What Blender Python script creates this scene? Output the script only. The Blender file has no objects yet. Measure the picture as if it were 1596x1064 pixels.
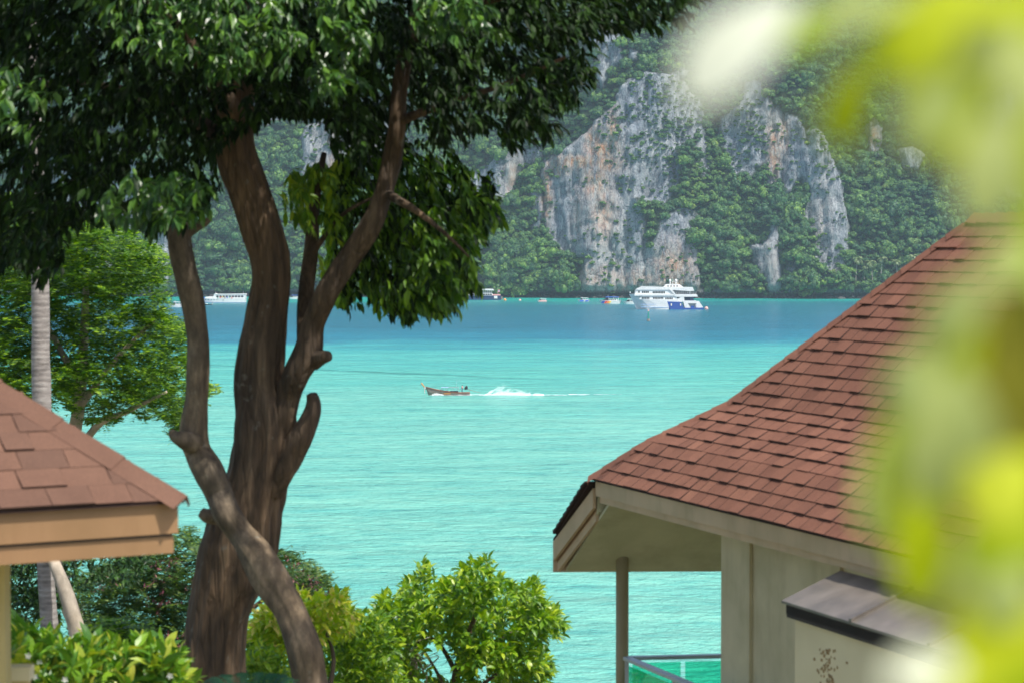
import bpy, math, random
import numpy as np
from mathutils import Vector, Matrix
random.seed(7)
RNG = np.random.RandomState(11)
R = math.radians
scene = bpy.context.scene
COL = scene.collection

# ------------------------------------------------------------------ camera, sky, sun, exposure
F, CX, CY, HOR, CAMH = 3768.0, 798.0, 532.0, 380.0, 33.6
PITCH = math.atan((CY - HOR) / F)
cam_d = bpy.data.cameras.new('camera'); cam = bpy.data.objects.new('camera', cam_d); COL.objects.link(cam)
cam.location = (0, 0, CAMH); cam.rotation_euler = (R(90) - PITCH, 0, 0)
cam_d.sensor_width = 36; cam_d.lens = F * 36 / 1596
cam_d.clip_start = 0.05; cam_d.clip_end = 20000
cam_d.dof.use_dof = True; cam_d.dof.focus_distance = 900; cam_d.dof.aperture_fstop = 5.0; cam_d.dof.aperture_blades = 0
scene.camera = cam
SUN_EL, SUN_AZ = R(60), R(135)          # azimuth clockwise from +Y (the view direction): behind the camera, to the right
sun_dir = Vector((math.sin(SUN_AZ) * math.cos(SUN_EL), math.cos(SUN_AZ) * math.cos(SUN_EL), math.sin(SUN_EL)))
w = bpy.data.worlds.new('World'); scene.world = w; w.use_nodes = True
nt = w.node_tree; nt.nodes.clear()
sky = nt.nodes.new('ShaderNodeTexSky'); sky.sky_type = 'NISHITA'; sky.sun_disc = False
sky.sun_elevation = SUN_EL; sky.sun_rotation = SUN_AZ; sky.dust_density = 2.5; sky.air_density = 1.0
bg = nt.nodes.new('ShaderNodeBackground'); bg.inputs[1].default_value = 0.15
wo = nt.nodes.new('ShaderNodeOutputWorld')
nt.links.new(sky.outputs[0], bg.inputs[0]); nt.links.new(bg.outputs[0], wo.inputs[0])
sun_d = bpy.data.lights.new('sun', 'SUN'); sun_d.energy = 3.8; sun_d.angle = R(0.8); sun_d.color = (1.0, 0.955, 0.88)
sun = bpy.data.objects.new('sun', sun_d); COL.objects.link(sun)
sun.rotation_euler = sun_dir.to_track_quat('Z', 'Y').to_euler(); sun.location = (0, 0, 300)
vs = scene.view_settings
vs.view_transform = 'Standard'; vs.look = 'None'; vs.gamma = 1.0; vs.exposure = 0.62; vs.use_curve_mapping = False
scene.cycles.use_denoising = True
scene.cycles.max_bounces = 8; scene.cycles.transparent_max_bounces = 16
scene.cycles.volume_bounces = 1

# ------------------------------------------------------------------ helpers
def P(px, py, d):
    """photo pixel + depth along +Y -> world point (numpy)"""
    a = (px - CX) / F; b = -(py - CY) / F
    vy = math.cos(PITCH) + b * math.sin(PITCH); vz = -math.sin(PITCH) + b * math.cos(PITCH)
    t = d / vy
    return np.array([a * t, d, CAMH + vz * t])

def PA(px, py, d):
    px = np.asarray(px, float); py = np.asarray(py, float); d = np.asarray(d, float)
    a = (px - CX) / F; b = -(py - CY) / F
    vy = math.cos(PITCH) + b * math.sin(PITCH); vz = -math.sin(PITCH) + b * math.cos(PITCH)
    t = d / vy
    return np.stack([a * t, d + 0 * t, CAMH + vz * t], -1)

def proj(X, Y, Z):
    """world -> photo pixel"""
    z = Z - CAMH
    fwd = Y * math.cos(PITCH) - z * math.sin(PITCH); up = Y * math.sin(PITCH) + z * math.cos(PITCH)
    return CX + F * X / fwd, CY - F * up / fwd

ORG = {}
def tag(o, label=None, cat=None, group=None, kind=None):
    if label: o['label'] = label
    if cat: o['category'] = cat
    if group: o['group'] = group
    if kind: o['kind'] = kind
    return o

def root(name, loc, label=None, cat=None, group=None, rz=0.0, local=False):
    o = bpy.data.objects.new(name, None); COL.objects.link(o)
    o.location = loc; o.rotation_euler = (0, 0, rz); o.empty_display_size = 0.2
    ORG[o.name] = np.zeros(3) if local else np.array(loc, float)
    return tag(o, label, cat, group)

def np_mesh(name, V, Fs, mats=None, smooth=False):
    """V (n,3); Fs: list of (m,k) int arrays of faces"""
    me = bpy.data.meshes.new(name)
    V = np.asarray(V, np.float32); Fs = [np.asarray(f, np.int32) for f in Fs if len(f)]
    me.vertices.add(len(V)); me.vertices.foreach_set('co', V.ravel())
    nl = sum(f.size for f in Fs); npoly = sum(len(f) for f in Fs)
    me.loops.add(nl); me.polygons.add(npoly)
    me.loops.foreach_set('vertex_index', np.concatenate([f.ravel() for f in Fs]))
    starts = []; s = 0
    for f in Fs:
        starts.append(s + np.arange(len(f)) * f.shape[1]); s += f.size
    me.polygons.foreach_set('loop_start', np.concatenate(starts).astype(np.int32))
    me.update(calc_edges=True); me.validate()
    me.polygons.foreach_set('use_smooth', np.full(len(me.polygons), bool(smooth)))
    if mats is not None: me.materials.append(mats)
    return me

def link(name, me, parent=None, mw=None):
    o = bpy.data.objects.new(name, me); COL.objects.link(o)
    if parent is not None: o.parent = parent
    if mw is not None: o.matrix_local = mw
    return o

def mk(name, V, Fs, mat, parent=None, smooth=False):
    V = np.asarray(V, float)
    if parent is not None:
        org = ORG.get(parent.name, np.zeros(3)); V = V - org
    me = np_mesh(name, V, Fs, mat, smooth); o = link(name, me, parent)
    if parent is not None: ORG[o.name] = ORG.get(parent.name, np.zeros(3))
    return o

class MB:
    """collects simple solids into one mesh"""
    def __init__(s): s.V = []; s.q = []; s.t = []; s.n = 0; s.g = []
    def add(s, V, faces):
        for f in faces:
            (s.q if len(f) == 4 else s.t if len(f) == 3 else s.g).append([i + s.n for i in f])
        s.V.extend([tuple(v) for v in V]); s.n += len(V)
    def box(s, a, b):
        x0, y0, z0 = a; x1, y1, z1 = b
        s.add([(x0,y0,z0),(x1,y0,z0),(x1,y1,z0),(x0,y1,z0),(x0,y0,z1),(x1,y0,z1),(x1,y1,z1),(x0,y1,z1)],
              [(0,3,2,1),(4,5,6,7),(0,1,5,4),(1,2,6,5),(2,3,7,6),(3,0,4,7)])
        return s
    def hexa(s, p):      # eight corners: bottom four, top four
        s.add(p, [(0,3,2,1),(4,5,6,7),(0,1,5,4),(1,2,6,5),(2,3,7,6),(3,0,4,7)]); return s
    def beam(s, a, b, wv, hv):   # a->b with half-width vector and half-height vector
        a, b, wv, hv = [np.array(x, float) for x in (a, b, wv, hv)]
        return s.hexa([a-wv-hv, b-wv-hv, b+wv-hv, a+wv-hv, a-wv+hv, b-wv+hv, b+wv+hv, a+wv+hv])
    def prism(s, pts, y0, y1, y0b=None, y1b=None):   # polygon in x,z extruded along y
        n = len(pts); V = [(x, y0, z) for x, z in pts] + [(x, y1, z) for x, z in pts]
        s.add(V, [tuple(range(n)), tuple(range(2*n-1, n-1, -1))] + [(i, i+n, (i+1) % n + n, (i+1) % n) for i in range(n)])
        return s
    def tube(s, a, b, r0, r1=None, k=8):
        r1 = r0 if r1 is None else r1
        a, b = Vector(a), Vector(b); d = (b-a).normalized()
        u = d.orthogonal().normalized(); v = d.cross(u)
        V = [tuple(a + (u*math.cos(t)+v*math.sin(t))*r0) for t in [2*math.pi*i/k for i in range(k)]] + \
            [tuple(b + (u*math.cos(t)+v*math.sin(t))*r1) for t in [2*math.pi*i/k for i in range(k)]]
        s.add(V, [(i, (i+1) % k, (i+1) % k + k, i+k) for i in range(k)] + [tuple(range(k-1, -1, -1)), tuple(range(k, 2*k))])
        return s
    def ball(s, c, r, rz=None, k=10, m=6):
        rz = rz or r; V = []; f = []
        for j in range(m+1):
            th = math.pi*j/m
            for i in range(k):
                ph = 2*math.pi*i/k
                V.append((c[0]+r*math.sin(th)*math.cos(ph), c[1]+r*math.sin(th)*math.sin(ph), c[2]+rz*math.cos(th)))
        for j in range(m):
            for i in range(k):
                f.append((j*k+i, (j+1)*k+i, (j+1)*k+(i+1) % k, j*k+(i+1) % k))
        s.add(V, f); return s
    def build(s, name, mat, parent=None, smooth=False, bevel=0):
        me = bpy.data.meshes.new(name)
        V = np.array(s.V, float)
        if parent is not None: V = V - ORG.get(parent.name, np.zeros(3))
        me.from_pydata(V.tolist(), [], s.q + s.t + s.g); me.update()
        me.materials.append(mat)
        if smooth: me.polygons.foreach_set('use_smooth', np.ones(len(me.polygons), bool))
        o = link(name, me, parent)
        if parent is not None: ORG[o.name] = ORG.get(parent.name, np.zeros(3))
        if bevel:
            m = o.modifiers.new('bevel', 'BEVEL'); m.width = bevel; m.segments = 2; m.limit_method = 'ANGLE'
        return o

# value noise
_T = RNG.rand(64, 64, 64).astype(np.float32)
def vnoise(x, y, z=0.0):
    x, y, z = np.broadcast_arrays(np.asarray(x, float), np.asarray(y, float), np.asarray(z, float))
    xi, yi, zi = np.floor(x).astype(int), np.floor(y).astype(int), np.floor(z).astype(int)
    fx, fy, fz = x-xi, y-yi, z-zi
    fx, fy, fz = fx*fx*(3-2*fx), fy*fy*(3-2*fy), fz*fz*(3-2*fz)
    r = 0
    for i in (0, 1):
        for j in (0, 1):
            for k in (0, 1):
                r = r + _T[(xi+i) & 63, (yi+j) & 63, (zi+k) & 63] * (fx if i else 1-fx) * (fy if j else 1-fy) * (fz if k else 1-fz)
    return r
def fbm(x, y, z=0.0, o=4):
    r = 0; a = 0.5; s = 0
    for k in range(o):
        r = r + a*vnoise(x*2**k + 13.7*k, y*2**k + 7.1*k, z*2**k + 3.3*k); s += a; a *= 0.55
    return r / s

def inpoly(px, py, poly):
    px = np.asarray(px, float); py = np.asarray(py, float); ins = np.zeros(px.shape, bool)
    n = len(poly); j = n-1
    for i in range(n):
        xi, yi = poly[i]; xj, yj = poly[j]
        if yi != yj:
            c = ((yi > py) != (yj > py)) & (px < (xj-xi)*(py-yi)/(yj-yi)+xi)
            ins ^= c
        j = i
    return ins

# ------------------------------------------------------------------ materials
def newmat(name):
    m = bpy.data.materials.new(name); m.use_nodes = True
    nt = m.node_tree; b = nt.nodes['Principled BSDF']; return m, nt, b
def N(nt, t, **kw):
    n = nt.nodes.new(t)
    for k, v in kw.items():
        if k.startswith('i_'): n.inputs[k[2:].replace('_', ' ')].default_value = v
        else: setattr(n, k, v)
    return n
def coords(nt, scale=(1, 1, 1), src='Object'):
    tc = N(nt, 'ShaderNodeTexCoord'); mp = N(nt, 'ShaderNodeMapping'); mp.inputs['Scale'].default_value = scale
    nt.links.new(tc.outputs[src], mp.inputs[0]); return mp.outputs[0]
def ramp(nt, fac, stops):
    r = N(nt, 'ShaderNodeValToRGB'); e = r.color_ramp.elements
    while len(e) < len(stops): e.new(0.5)
    for k, (p, c) in enumerate(stops):
        e[k].position = p; e[k].color = (*c, 1) if len(c) == 3 else c
    if fac is not None: nt.links.new(fac, r.inputs[0])
    return r.outputs[0]
def mixc(nt, fac, a, b, mode='MIX'):
    m = N(nt, 'ShaderNodeMix', data_type='RGBA', blend_type=mode)
    for sck, v in ((0, fac), (6, a), (7, b)):
        if isinstance(v, (int, float)): m.inputs[sck].default_value = v
        elif isinstance(v, tuple): m.inputs[sck].default_value = (*v, 1)
        else: nt.links.new(v, m.inputs[sck])
    return m.outputs[2]
def bump(nt, b, h, strength, dist):
    bp = N(nt, 'ShaderNodeBump'); bp.inputs['Strength'].default_value = strength; bp.inputs['Distance'].default_value = dist
    nt.links.new(h, bp.inputs['Height']); nt.links.new(bp.outputs[0], b.inputs['Normal']); return bp
def math_n(nt, op, a, b=None):
    m = N(nt, 'ShaderNodeMath', operation=op)
    for k, v in enumerate((a, b)):
        if v is None: continue
        if isinstance(v, (int, float)): m.inputs[k].default_value = v
        else: nt.links.new(v, m.inputs[k])
    return m.outputs[0]

def basic(name, col, col2=None, scale=3.0, stretch=(1, 1, 1), rough=0.6, bstr=0.2, bdist=0.01, spec=0.4, metal=0.0, detail=6):
    m, nt, b = newmat(name)
    co = coords(nt, stretch)
    n = N(nt, 'ShaderNodeTexNoise', i_Scale=scale, i_Detail=detail, i_Roughness=0.6); nt.links.new(co, n.inputs['Vector'])
    col2 = col2 or tuple(c*0.8 for c in col)
    nt.links.new(ramp(nt, n.outputs[0], [(0.3, col2), (0.7, col)]), b.inputs['Base Color'])
    if name in ('fascia', 'fascia_left', 'soffit', 'wall', 'post', 'wall_yellow', 'metal_roof', 'white'):
        gs = N(nt, 'ShaderNodeTexNoise', i_Scale=1.0, i_Detail=7.0, i_Roughness=0.7); nt.links.new(coords(nt, (2.6, 2.6, .5) if name not in ('metal_roof', 'white') else (2, 7, 7)), gs.inputs['Vector'])
        src_ = b.inputs['Base Color'].links[0].from_socket
        g2 = N(nt, 'ShaderNodeTexNoise', i_Scale=2.3, i_Detail=5.0); nt.links.new(coords(nt), g2.inputs['Vector'])
        k1 = mixc(nt, 1.0, src_, ramp(nt, gs.outputs[0], [(0.30, (0.84, 0.82, 0.78)), (0.50, (1, 1, 1)), (0.7, (1.03, 1.03, 1.02))]), 'MULTIPLY')
        nt.links.new(mixc(nt, 1.0, k1, ramp(nt, g2.outputs[0], [(0.3, (0.82, 0.83, 0.78)), (0.6, (1, 1, 1))]), 'MULTIPLY'), b.inputs['Base Color'])
    b.inputs['Roughness'].default_value = rough; b.inputs['Specular IOR Level'].default_value = spec; b.inputs['Metallic'].default_value = metal
    if bstr:
        n2 = N(nt, 'ShaderNodeTexNoise', i_Scale=scale*6, i_Detail=4.0); nt.links.new(co, n2.inputs['Vector'])
        bump(nt, b, n2.outputs[0], bstr, bdist)
    return m

def leafmat(name, cols, rough=0.45, trans=0.25, spec=0.4, tint_attr=False, tcol=None):
    m, nt, b = newmat(name)
    g = N(nt, 'ShaderNodeNewGeometry'); oi = N(nt, 'ShaderNodeObjectInfo')
    rnd = math_n(nt, 'FRACT', math_n(nt, 'ADD', g.outputs['Random Per Island'], oi.outputs['Random']))
    st = [(k/max(1, len(cols)-1), c) for k, c in enumerate(cols)]
    c = ramp(nt, rnd, st)
    if tint_attr:
        at = N(nt, 'ShaderNodeAttribute', attribute_type='INSTANCER', attribute_name='tint')
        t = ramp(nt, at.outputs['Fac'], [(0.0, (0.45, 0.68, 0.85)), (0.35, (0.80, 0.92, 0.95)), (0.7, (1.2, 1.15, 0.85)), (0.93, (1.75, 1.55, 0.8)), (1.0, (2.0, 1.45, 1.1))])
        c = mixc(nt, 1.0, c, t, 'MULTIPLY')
    nt.links.new(c, b.inputs['Base Color'])
    b.inputs['Roughness'].default_value = rough; b.inputs['Specular IOR Level'].default_value = spec
    if trans > 0:
        tr = N(nt, 'ShaderNodeBsdfTranslucent'); ms = N(nt, 'ShaderNodeMixShader'); ms.inputs[0].default_value = trans
        tc = mixc(nt, 1.0, c, tcol or (1.5, 1.7, 0.5), 'MULTIPLY'); nt.links.new(tc, tr.inputs[0])
        out = nt.nodes['Material Output']
        nt.links.new(b.outputs[0], ms.inputs[1]); nt.links.new(tr.outputs[0], ms.inputs[2]); nt.links.new(ms.outputs[0], out.inputs[0])
    return m

M = {}
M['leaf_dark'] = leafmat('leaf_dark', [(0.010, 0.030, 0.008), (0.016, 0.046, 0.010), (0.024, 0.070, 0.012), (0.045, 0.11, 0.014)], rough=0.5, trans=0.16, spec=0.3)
M['leaf_shaded'] = leafmat('leaf_shaded', [(0.004, 0.012, 0.003), (0.007, 0.020, 0.004), (0.013, 0.036, 0.006), (0.034, 0.080, 0.010)], rough=0.55, trans=0.12, spec=0.16)  # same leaves darkened: shade of the crown interior put into the colour
M['leaf_lit'] = leafmat('leaf_lit', [(0.018, 0.058, 0.014), (0.034, 0.095, 0.018), (0.06, 0.145, 0.02), (0.11, 0.23, 0.02)], rough=0.36, trans=0.2, spec=0.55)  # same leaves lightened: sunlit sprays put into the colour
M['leaf_mid'] = leafmat('leaf_mid', [(0.02, 0.06, 0.010), (0.05, 0.12, 0.012), (0.09, 0.19, 0.014), (0.17, 0.29, 0.016)], rough=0.45, trans=0.32, spec=0.35)  # lighter young leaves; sun on the lower clump also put into the colour
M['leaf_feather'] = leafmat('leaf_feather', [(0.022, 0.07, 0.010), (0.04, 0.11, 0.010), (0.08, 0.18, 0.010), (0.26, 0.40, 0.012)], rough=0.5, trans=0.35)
M['leaf_flame'] = leafmat('leaf_flame', [(0.02, 0.06, 0.02), (0.035, 0.09, 0.02), (0.05, 0.11, 0.02), (0.14, 0.2, 0.02)], rough=0.5, trans=0.25)
M['pod'] = leafmat('pod', [(0.06, 0.03, 0.035), (0.15, 0.04, 0.06), (0.10, 0.055, 0.04), (0.26, 0.10, 0.09)], rough=0.6, trans=0.1, tcol=(1.2, 1, 1))
M['leaf_bush'] = leafmat('leaf_bush', [(0.06, 0.15, 0.012), (0.12, 0.24, 0.012), (0.20, 0.33, 0.015), (0.36, 0.45, 0.02)], rough=0.4, trans=0.3, spec=0.5)
M['leaf_lime'] = leafmat('leaf_lime', [(0.20, 0.34, 0.012), (0.34, 0.46, 0.015), (0.48, 0.54, 0.02), (0.70, 0.52, 0.20)], rough=0.4, trans=0.3)
M['leaf_frangi'] = leafmat('leaf_frangi', [(0.05, 0.14, 0.02), (0.10, 0.23, 0.02), (0.19, 0.33, 0.02), (0.42, 0.42, 0.05)], rough=0.35, trans=0.25, spec=0.5)
M['petal'] = leafmat('petal', [(0.8, 0.78, 0.6), (0.8, 0.8, 0.72)], rough=0.6, trans=0.2, tcol=(1, 1, 0.9))
M['fern'] = leafmat('fern', [(0.01, 0.06, 0.025), (0.02, 0.10, 0.035)], rough=0.5, trans=0.2)
M['fg_green'] = leafmat('fg_green', [(0.33, 0.40, 0.003), (0.38, 0.43, 0.005), (0.24, 0.34, 0.004)], rough=0.6, trans=0.35, spec=0.2, tcol=(1.2, 1.25, 0.5))
M['fg_pale'] = leafmat('fg_pale', [(0.46, 0.51, 0.18), (0.40, 0.47, 0.13)], rough=0.6, trans=0.25, spec=0.2, tcol=(1, 1.05, 0.8))  # pale leaf backs plus glossy highlights put into the colour, as in fg_white
M['fg_yellow'] = leafmat('fg_yellow', [(0.52, 0.56, 0.04), (0.46, 0.52, 0.02)], rough=0.6, trans=0.25, spec=0.2, tcol=(1.1, 1.1, 0.6))
M['fg_white'] = leafmat('fg_white', [(0.52, 0.55, 0.35)], rough=0.7, trans=0.2, spec=0.1, tcol=(1, 1.0, 0.8))
M['fg_olive'] = leafmat('fg_olive', [(0.22, 0.22, 0.02), (0.18, 0.16, 0.015)], rough=0.6, trans=0.2, spec=0.2)
M['hill_leaf'] = leafmat('hill_leaf', [(0.020, 0.068, 0.030), (0.034, 0.10, 0.034), (0.062, 0.15, 0.036), (0.12, 0.215, 0.040)], rough=0.6, trans=0.12, tint_attr=True)
M['hill_core'] = basic('hill_core', (0.02, 0.05, 0.015), scale=1.0, rough=0.9, bstr=0)
M['palm_leaf'] = leafmat('palm_leaf', [(0.09, 0.14, 0.05), (0.15, 0.21, 0.08), (0.24, 0.29, 0.14)], rough=0.4, trans=0.2)

def bark(name, c1, c2, c3, scale=6, zs=0.18, bstr=0.9, bd=0.03, fiss=0.38):
    m, nt, b = newmat(name)
    co = coords(nt, (1, 1, zs))
    n = N(nt, 'ShaderNodeTexNoise', i_Scale=scale, i_Detail=8.0, i_Roughness=0.65); nt.links.new(co, n.inputs['Vector'])
    n2 = N(nt, 'ShaderNodeTexNoise', i_Scale=1.3, i_Detail=5.0); nt.links.new(coords(nt), n2.inputs['Vector'])
    c = ramp(nt, n.outputs[0], [(0.3, c1), (0.55, c2), (0.75, c3)])
    c = mixc(nt, ramp(nt, n2.outputs[0], [(0.42, (0, 0, 0)), (0.62, (1, 1, 1))]), c, mixc(nt, 1.0, c, (1.7, 1.6, 1.45), 'MULTIPLY'))
    # pale lichen flecks
    v = N(nt, 'ShaderNodeTexNoise', i_Scale=9.0, i_Detail=4.0); nt.links.new(coords(nt), v.inputs['Vector'])
    c = mixc(nt, ramp(nt, v.outputs[0], [(0.66, (0, 0, 0)), (0.72, (0.5, 0.5, 0.5))]), c, (0.20, 0.19, 0.15))
    fis = N(nt, 'ShaderNodeTexVoronoi', feature='DISTANCE_TO_EDGE'); fis.inputs['Scale'].default_value = 16.0; nt.links.new(coords(nt, (1, 1, zs*1.6)), fis.inputs['Vector'])
    c = mixc(nt, fiss, c, mixc(nt, 1.0, c, ramp(nt, fis.outputs['Distance'], [(0.0, (0.35, 0.33, 0.3)), (0.12, (1, 1, 1))]), 'MULTIPLY'))
    nt.links.new(c, b.inputs['Base Color']); b.inputs['Roughness'].default_value = 0.85
    bump(nt, b, math_n(nt, 'ADD', n.outputs[0], math_n(nt, 'MULTIPLY', ramp(nt, fis.outputs['Distance'], [(0.0, (0, 0, 0)), (0.2, (1, 1, 1))]), 0.45*fiss)), bstr, bd)
    return m
M['bark'] = bark('bark', (0.020, 0.013, 0.007), (0.088, 0.058, 0.034), (0.20, 0.14, 0.085), scale=7, zs=0.10, bstr=1.0, bd=.05)
M['bark_limb'] = bark('bark_limb', (0.035, 0.025, 0.016), (0.105, 0.080, 0.052), (0.20, 0.155, 0.105), scale=11, zs=0.4, bstr=0.8, bd=0.02, fiss=0.12)
M['bark_pale'] = bark('bark_pale', (0.16, 0.14, 0.11), (0.30, 0.26, 0.21), (0.42, 0.37, 0.30), scale=7, zs=0.5, bstr=0.5, fiss=0.1)
M['twig'] = basic('twig', (0.10, 0.075, 0.055), scale=8, rough=0.8)
def palm_bark():
    m, nt, b = newmat('palm_bark'); co = coords(nt, (0.25, 0.25, 1))
    n = N(nt, 'ShaderNodeTexNoise', i_Scale=14.0, i_Detail=6.0, i_Roughness=0.7); nt.links.new(co, n.inputs['Vector'])
    wv = N(nt, 'ShaderNodeTexWave', bands_direction='Z'); wv.inputs['Scale'].default_value = 5.0; wv.inputs['Distortion'].default_value = 3.5; wv.inputs['Detail'].default_value = 4.0
    nt.links.new(coords(nt), wv.inputs['Vector'])
    f = math_n(nt, 'ADD', math_n(nt, 'MULTIPLY', n.outputs[0], 0.9), math_n(nt, 'MULTIPLY', wv.outputs['Fac'], 0.1))
    nt.links.new(ramp(nt, f, [(0.3, (0.12, 0.105, 0.095)), (0.5, (0.27, 0.24, 0.22)), (0.7, (0.40, 0.37, 0.34))]), b.inputs['Base Color'])
    b.inputs['Roughness'].default_value = 0.85; bump(nt, b, f, 0.7, 0.02); return m
M['palm_bark'] = palm_bark()

def shingle_mat(name, c1, c2, c3):
    m, nt, b = newmat(name)
    g = N(nt, 'ShaderNodeNewGeometry'); oi = N(nt, 'ShaderNodeObjectInfo')
    rnd = math_n(nt, 'FRACT', math_n(nt, 'ADD', g.outputs['Random Per Island'], math_n(nt, 'MULTIPLY', oi.outputs['Random'], 7.3)))
    c = ramp(nt, rnd, [(0.0, c1), (0.5, c2), (0.85, c2), (1.0, c3)])
    n = N(nt, 'ShaderNodeTexNoise', i_Scale=2.2, i_Detail=6.0, i_Roughness=0.7)
    nt.links.new(g.outputs['Position'], n.inputs['Vector'])
    c = mixc(nt, math_n(nt, 'MULTIPLY', ramp(nt, n.outputs[0], [(0.35, (0, 0, 0)), (0.7, (1, 1, 1))]), 0.55), c, mixc(nt, 1.0, c, (0.62, 0.60, 0.62), 'MULTIPLY'))
    gr = N(nt, 'ShaderNodeTexNoise', i_Scale=260.0, i_Detail=2.0); nt.links.new(g.outputs['Position'], gr.inputs['Vector'])
    c = mixc(nt, 0.5, c, mixc(nt, 1.0, c, ramp(nt, gr.outputs[0], [(0.35, (0.45, 0.45, 0.5)), (0.65, (1.6, 1.5, 1.45))]), 'MULTIPLY'))
    nt.links.new(c, b.inputs['Base Color']); b.inputs['Roughness'].default_value = 0.9; b.inputs['Specular IOR Level'].default_value = 0.2
    bump(nt, b, gr.outputs[0], 0.4, 0.003); return m
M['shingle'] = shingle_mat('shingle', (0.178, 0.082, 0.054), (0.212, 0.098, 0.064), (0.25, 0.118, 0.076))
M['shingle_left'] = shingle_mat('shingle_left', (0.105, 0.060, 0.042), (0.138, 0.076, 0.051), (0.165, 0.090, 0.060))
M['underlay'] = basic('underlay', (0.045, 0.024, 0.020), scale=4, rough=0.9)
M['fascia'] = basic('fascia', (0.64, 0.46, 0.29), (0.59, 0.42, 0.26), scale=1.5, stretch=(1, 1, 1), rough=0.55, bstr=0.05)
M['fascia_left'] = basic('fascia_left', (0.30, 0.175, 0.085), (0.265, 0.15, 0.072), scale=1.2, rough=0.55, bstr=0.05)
M['soffit'] = basic('soffit', (0.60, 0.57, 0.36), (0.55, 0.52, 0.33), scale=0.9, rough=0.7, bstr=0.05)
M['wall'] = basic('wall', (0.68, 0.60, 0.40), (0.62, 0.545, 0.355), scale=1.3, rough=0.8, bstr=0.15)
M['post'] = basic('post', (0.42, 0.35, 0.2), (0.37, 0.3, 0.17), scale=2, rough=0.6, bstr=0.05)
M['wall_yellow'] = basic('wall_yellow', (0.55, 0.44, 0.2), (0.5, 0.4, 0.18), scale=2, rough=0.7, bstr=0.1)
M['metal_roof'] = basic('metal_roof', (0.215, 0.182, 0.150), (0.10, 0.085, 0.070), scale=2.5, stretch=(1, 1, 1), rough=0.42, bstr=0.06, metal=0.0, spec=0.7)
M['dark_trim'] = basic('dark_trim', (0.05, 0.04, 0.035), scale=3, rough=0.7)
M['rail'] = basic('rail', (0.55, 0.58, 0.62), (0.45, 0.48, 0.52), scale=5, rough=0.4, metal=0.3, bstr=0.05)
M['deck'] = basic('deck', (0.35, 0.3, 0.24), scale=2, rough=0.7)
def stain_wall():
    m, nt, b = newmat('annex_wall')
    co = coords(nt); n = N(nt, 'ShaderNodeTexNoise', i_Scale=1.6, i_Detail=6.0); nt.links.new(co, n.inputs['Vector'])
    nt.links.new(ramp(nt, n.outputs[0], [(0.3, (0.70, 0.61, 0.38)), (0.7, (0.78, 0.69, 0.45))]), b.inputs['Base Color'])
    b.inputs['Roughness'].default_value = 0.8; return m
M['annex_wall'] = stain_wall()
M['stain'] = basic('stain', (0.42, 0.28, 0.13), scale=20, rough=0.9)
def glass_mat():
    m, nt, b = newmat('rail_glass')
    out = nt.nodes['Material Output']
    t = N(nt, 'ShaderNodeBsdfTransparent'); t.inputs[0].default_value = (0.34, 0.84, 0.70, 1)
    g = N(nt, 'ShaderNodeBsdfGlossy'); g.inputs['Roughness'].default_value = 0.03
    fr = N(nt, 'ShaderNodeFresnel'); fr.inputs[0].default_value = 1.5
    ms = N(nt, 'ShaderNodeMixShader'); nt.links.new(math_n(nt, 'MULTIPLY', fr.outputs[0], 0.5), ms.inputs[0]); nt.links.new(t.outputs[0], ms.inputs[1]); nt.links.new(g.outputs[0], ms.inputs[2])
    nt.links.new(ms.outputs[0], out.inputs[0]); return m
M['rail_glass'] = glass_mat()
def paint(name, col, rough=0.35, var=0.9):
    return basic(name, col, tuple(c*var for c in col), scale=0.6, rough=rough, bstr=0)
M['white'] = paint('white', (0.78, 0.78, 0.77)); M['cream'] = paint('cream', (0.75, 0.68, 0.5)); M['navy'] = paint('navy', (0.02, 0.07, 0.30))
M['dkblue'] = paint('dkblue', (0.015, 0.04, 0.11)); M['winglass'] = paint('winglass', (0.012, 0.016, 0.022), 0.15); M['red'] = paint('red', (0.65, 0.05, 0.03))
M['orange'] = paint('orange', (0.8, 0.25, 0.04)); M['blue'] = paint('blue', (0.04, 0.14, 0.55)); M['yellow'] = paint('yellow', (0.85, 0.6, 0.08))
M['teal'] = paint('teal', (0.02, 0.28, 0.20)); M['boatwood'] = basic('boatwood', (0.24, 0.085, 0.04), (0.14, 0.05, 0.03), scale=3, rough=0.5)
M['greywood'] = basic('greywood', (0.30, 0.24, 0.20), (0.18, 0.12, 0.09), scale=3, rough=0.6); M['postwood'] = basic('postwood', (0.5, 0.22, 0.05), scale=3, rough=0.5)
M['black'] = paint('black', (0.02, 0.02, 0.022)); M['skin'] = paint('skin', (0.3, 0.15, 0.09), 0.6); M['pinkshirt'] = paint('pinkshirt', (0.75, 0.35, 0.33), 0.8); M['jeans'] = paint('jeans', (0.08, 0.12, 0.22), 0.8)
M['grey'] = paint('grey', (0.3, 0.32, 0.34)); M['ltblue'] = paint('ltblue', (0.35, 0.5, 0.75)); M['pink'] = paint('pink', (0.8, 0.4, 0.35))
M['foam'] = basic('foam', (0.88, 0.92, 0.92), (0.8, 0.86, 0.86), scale=2, rough=0.9, bstr=0)

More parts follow.
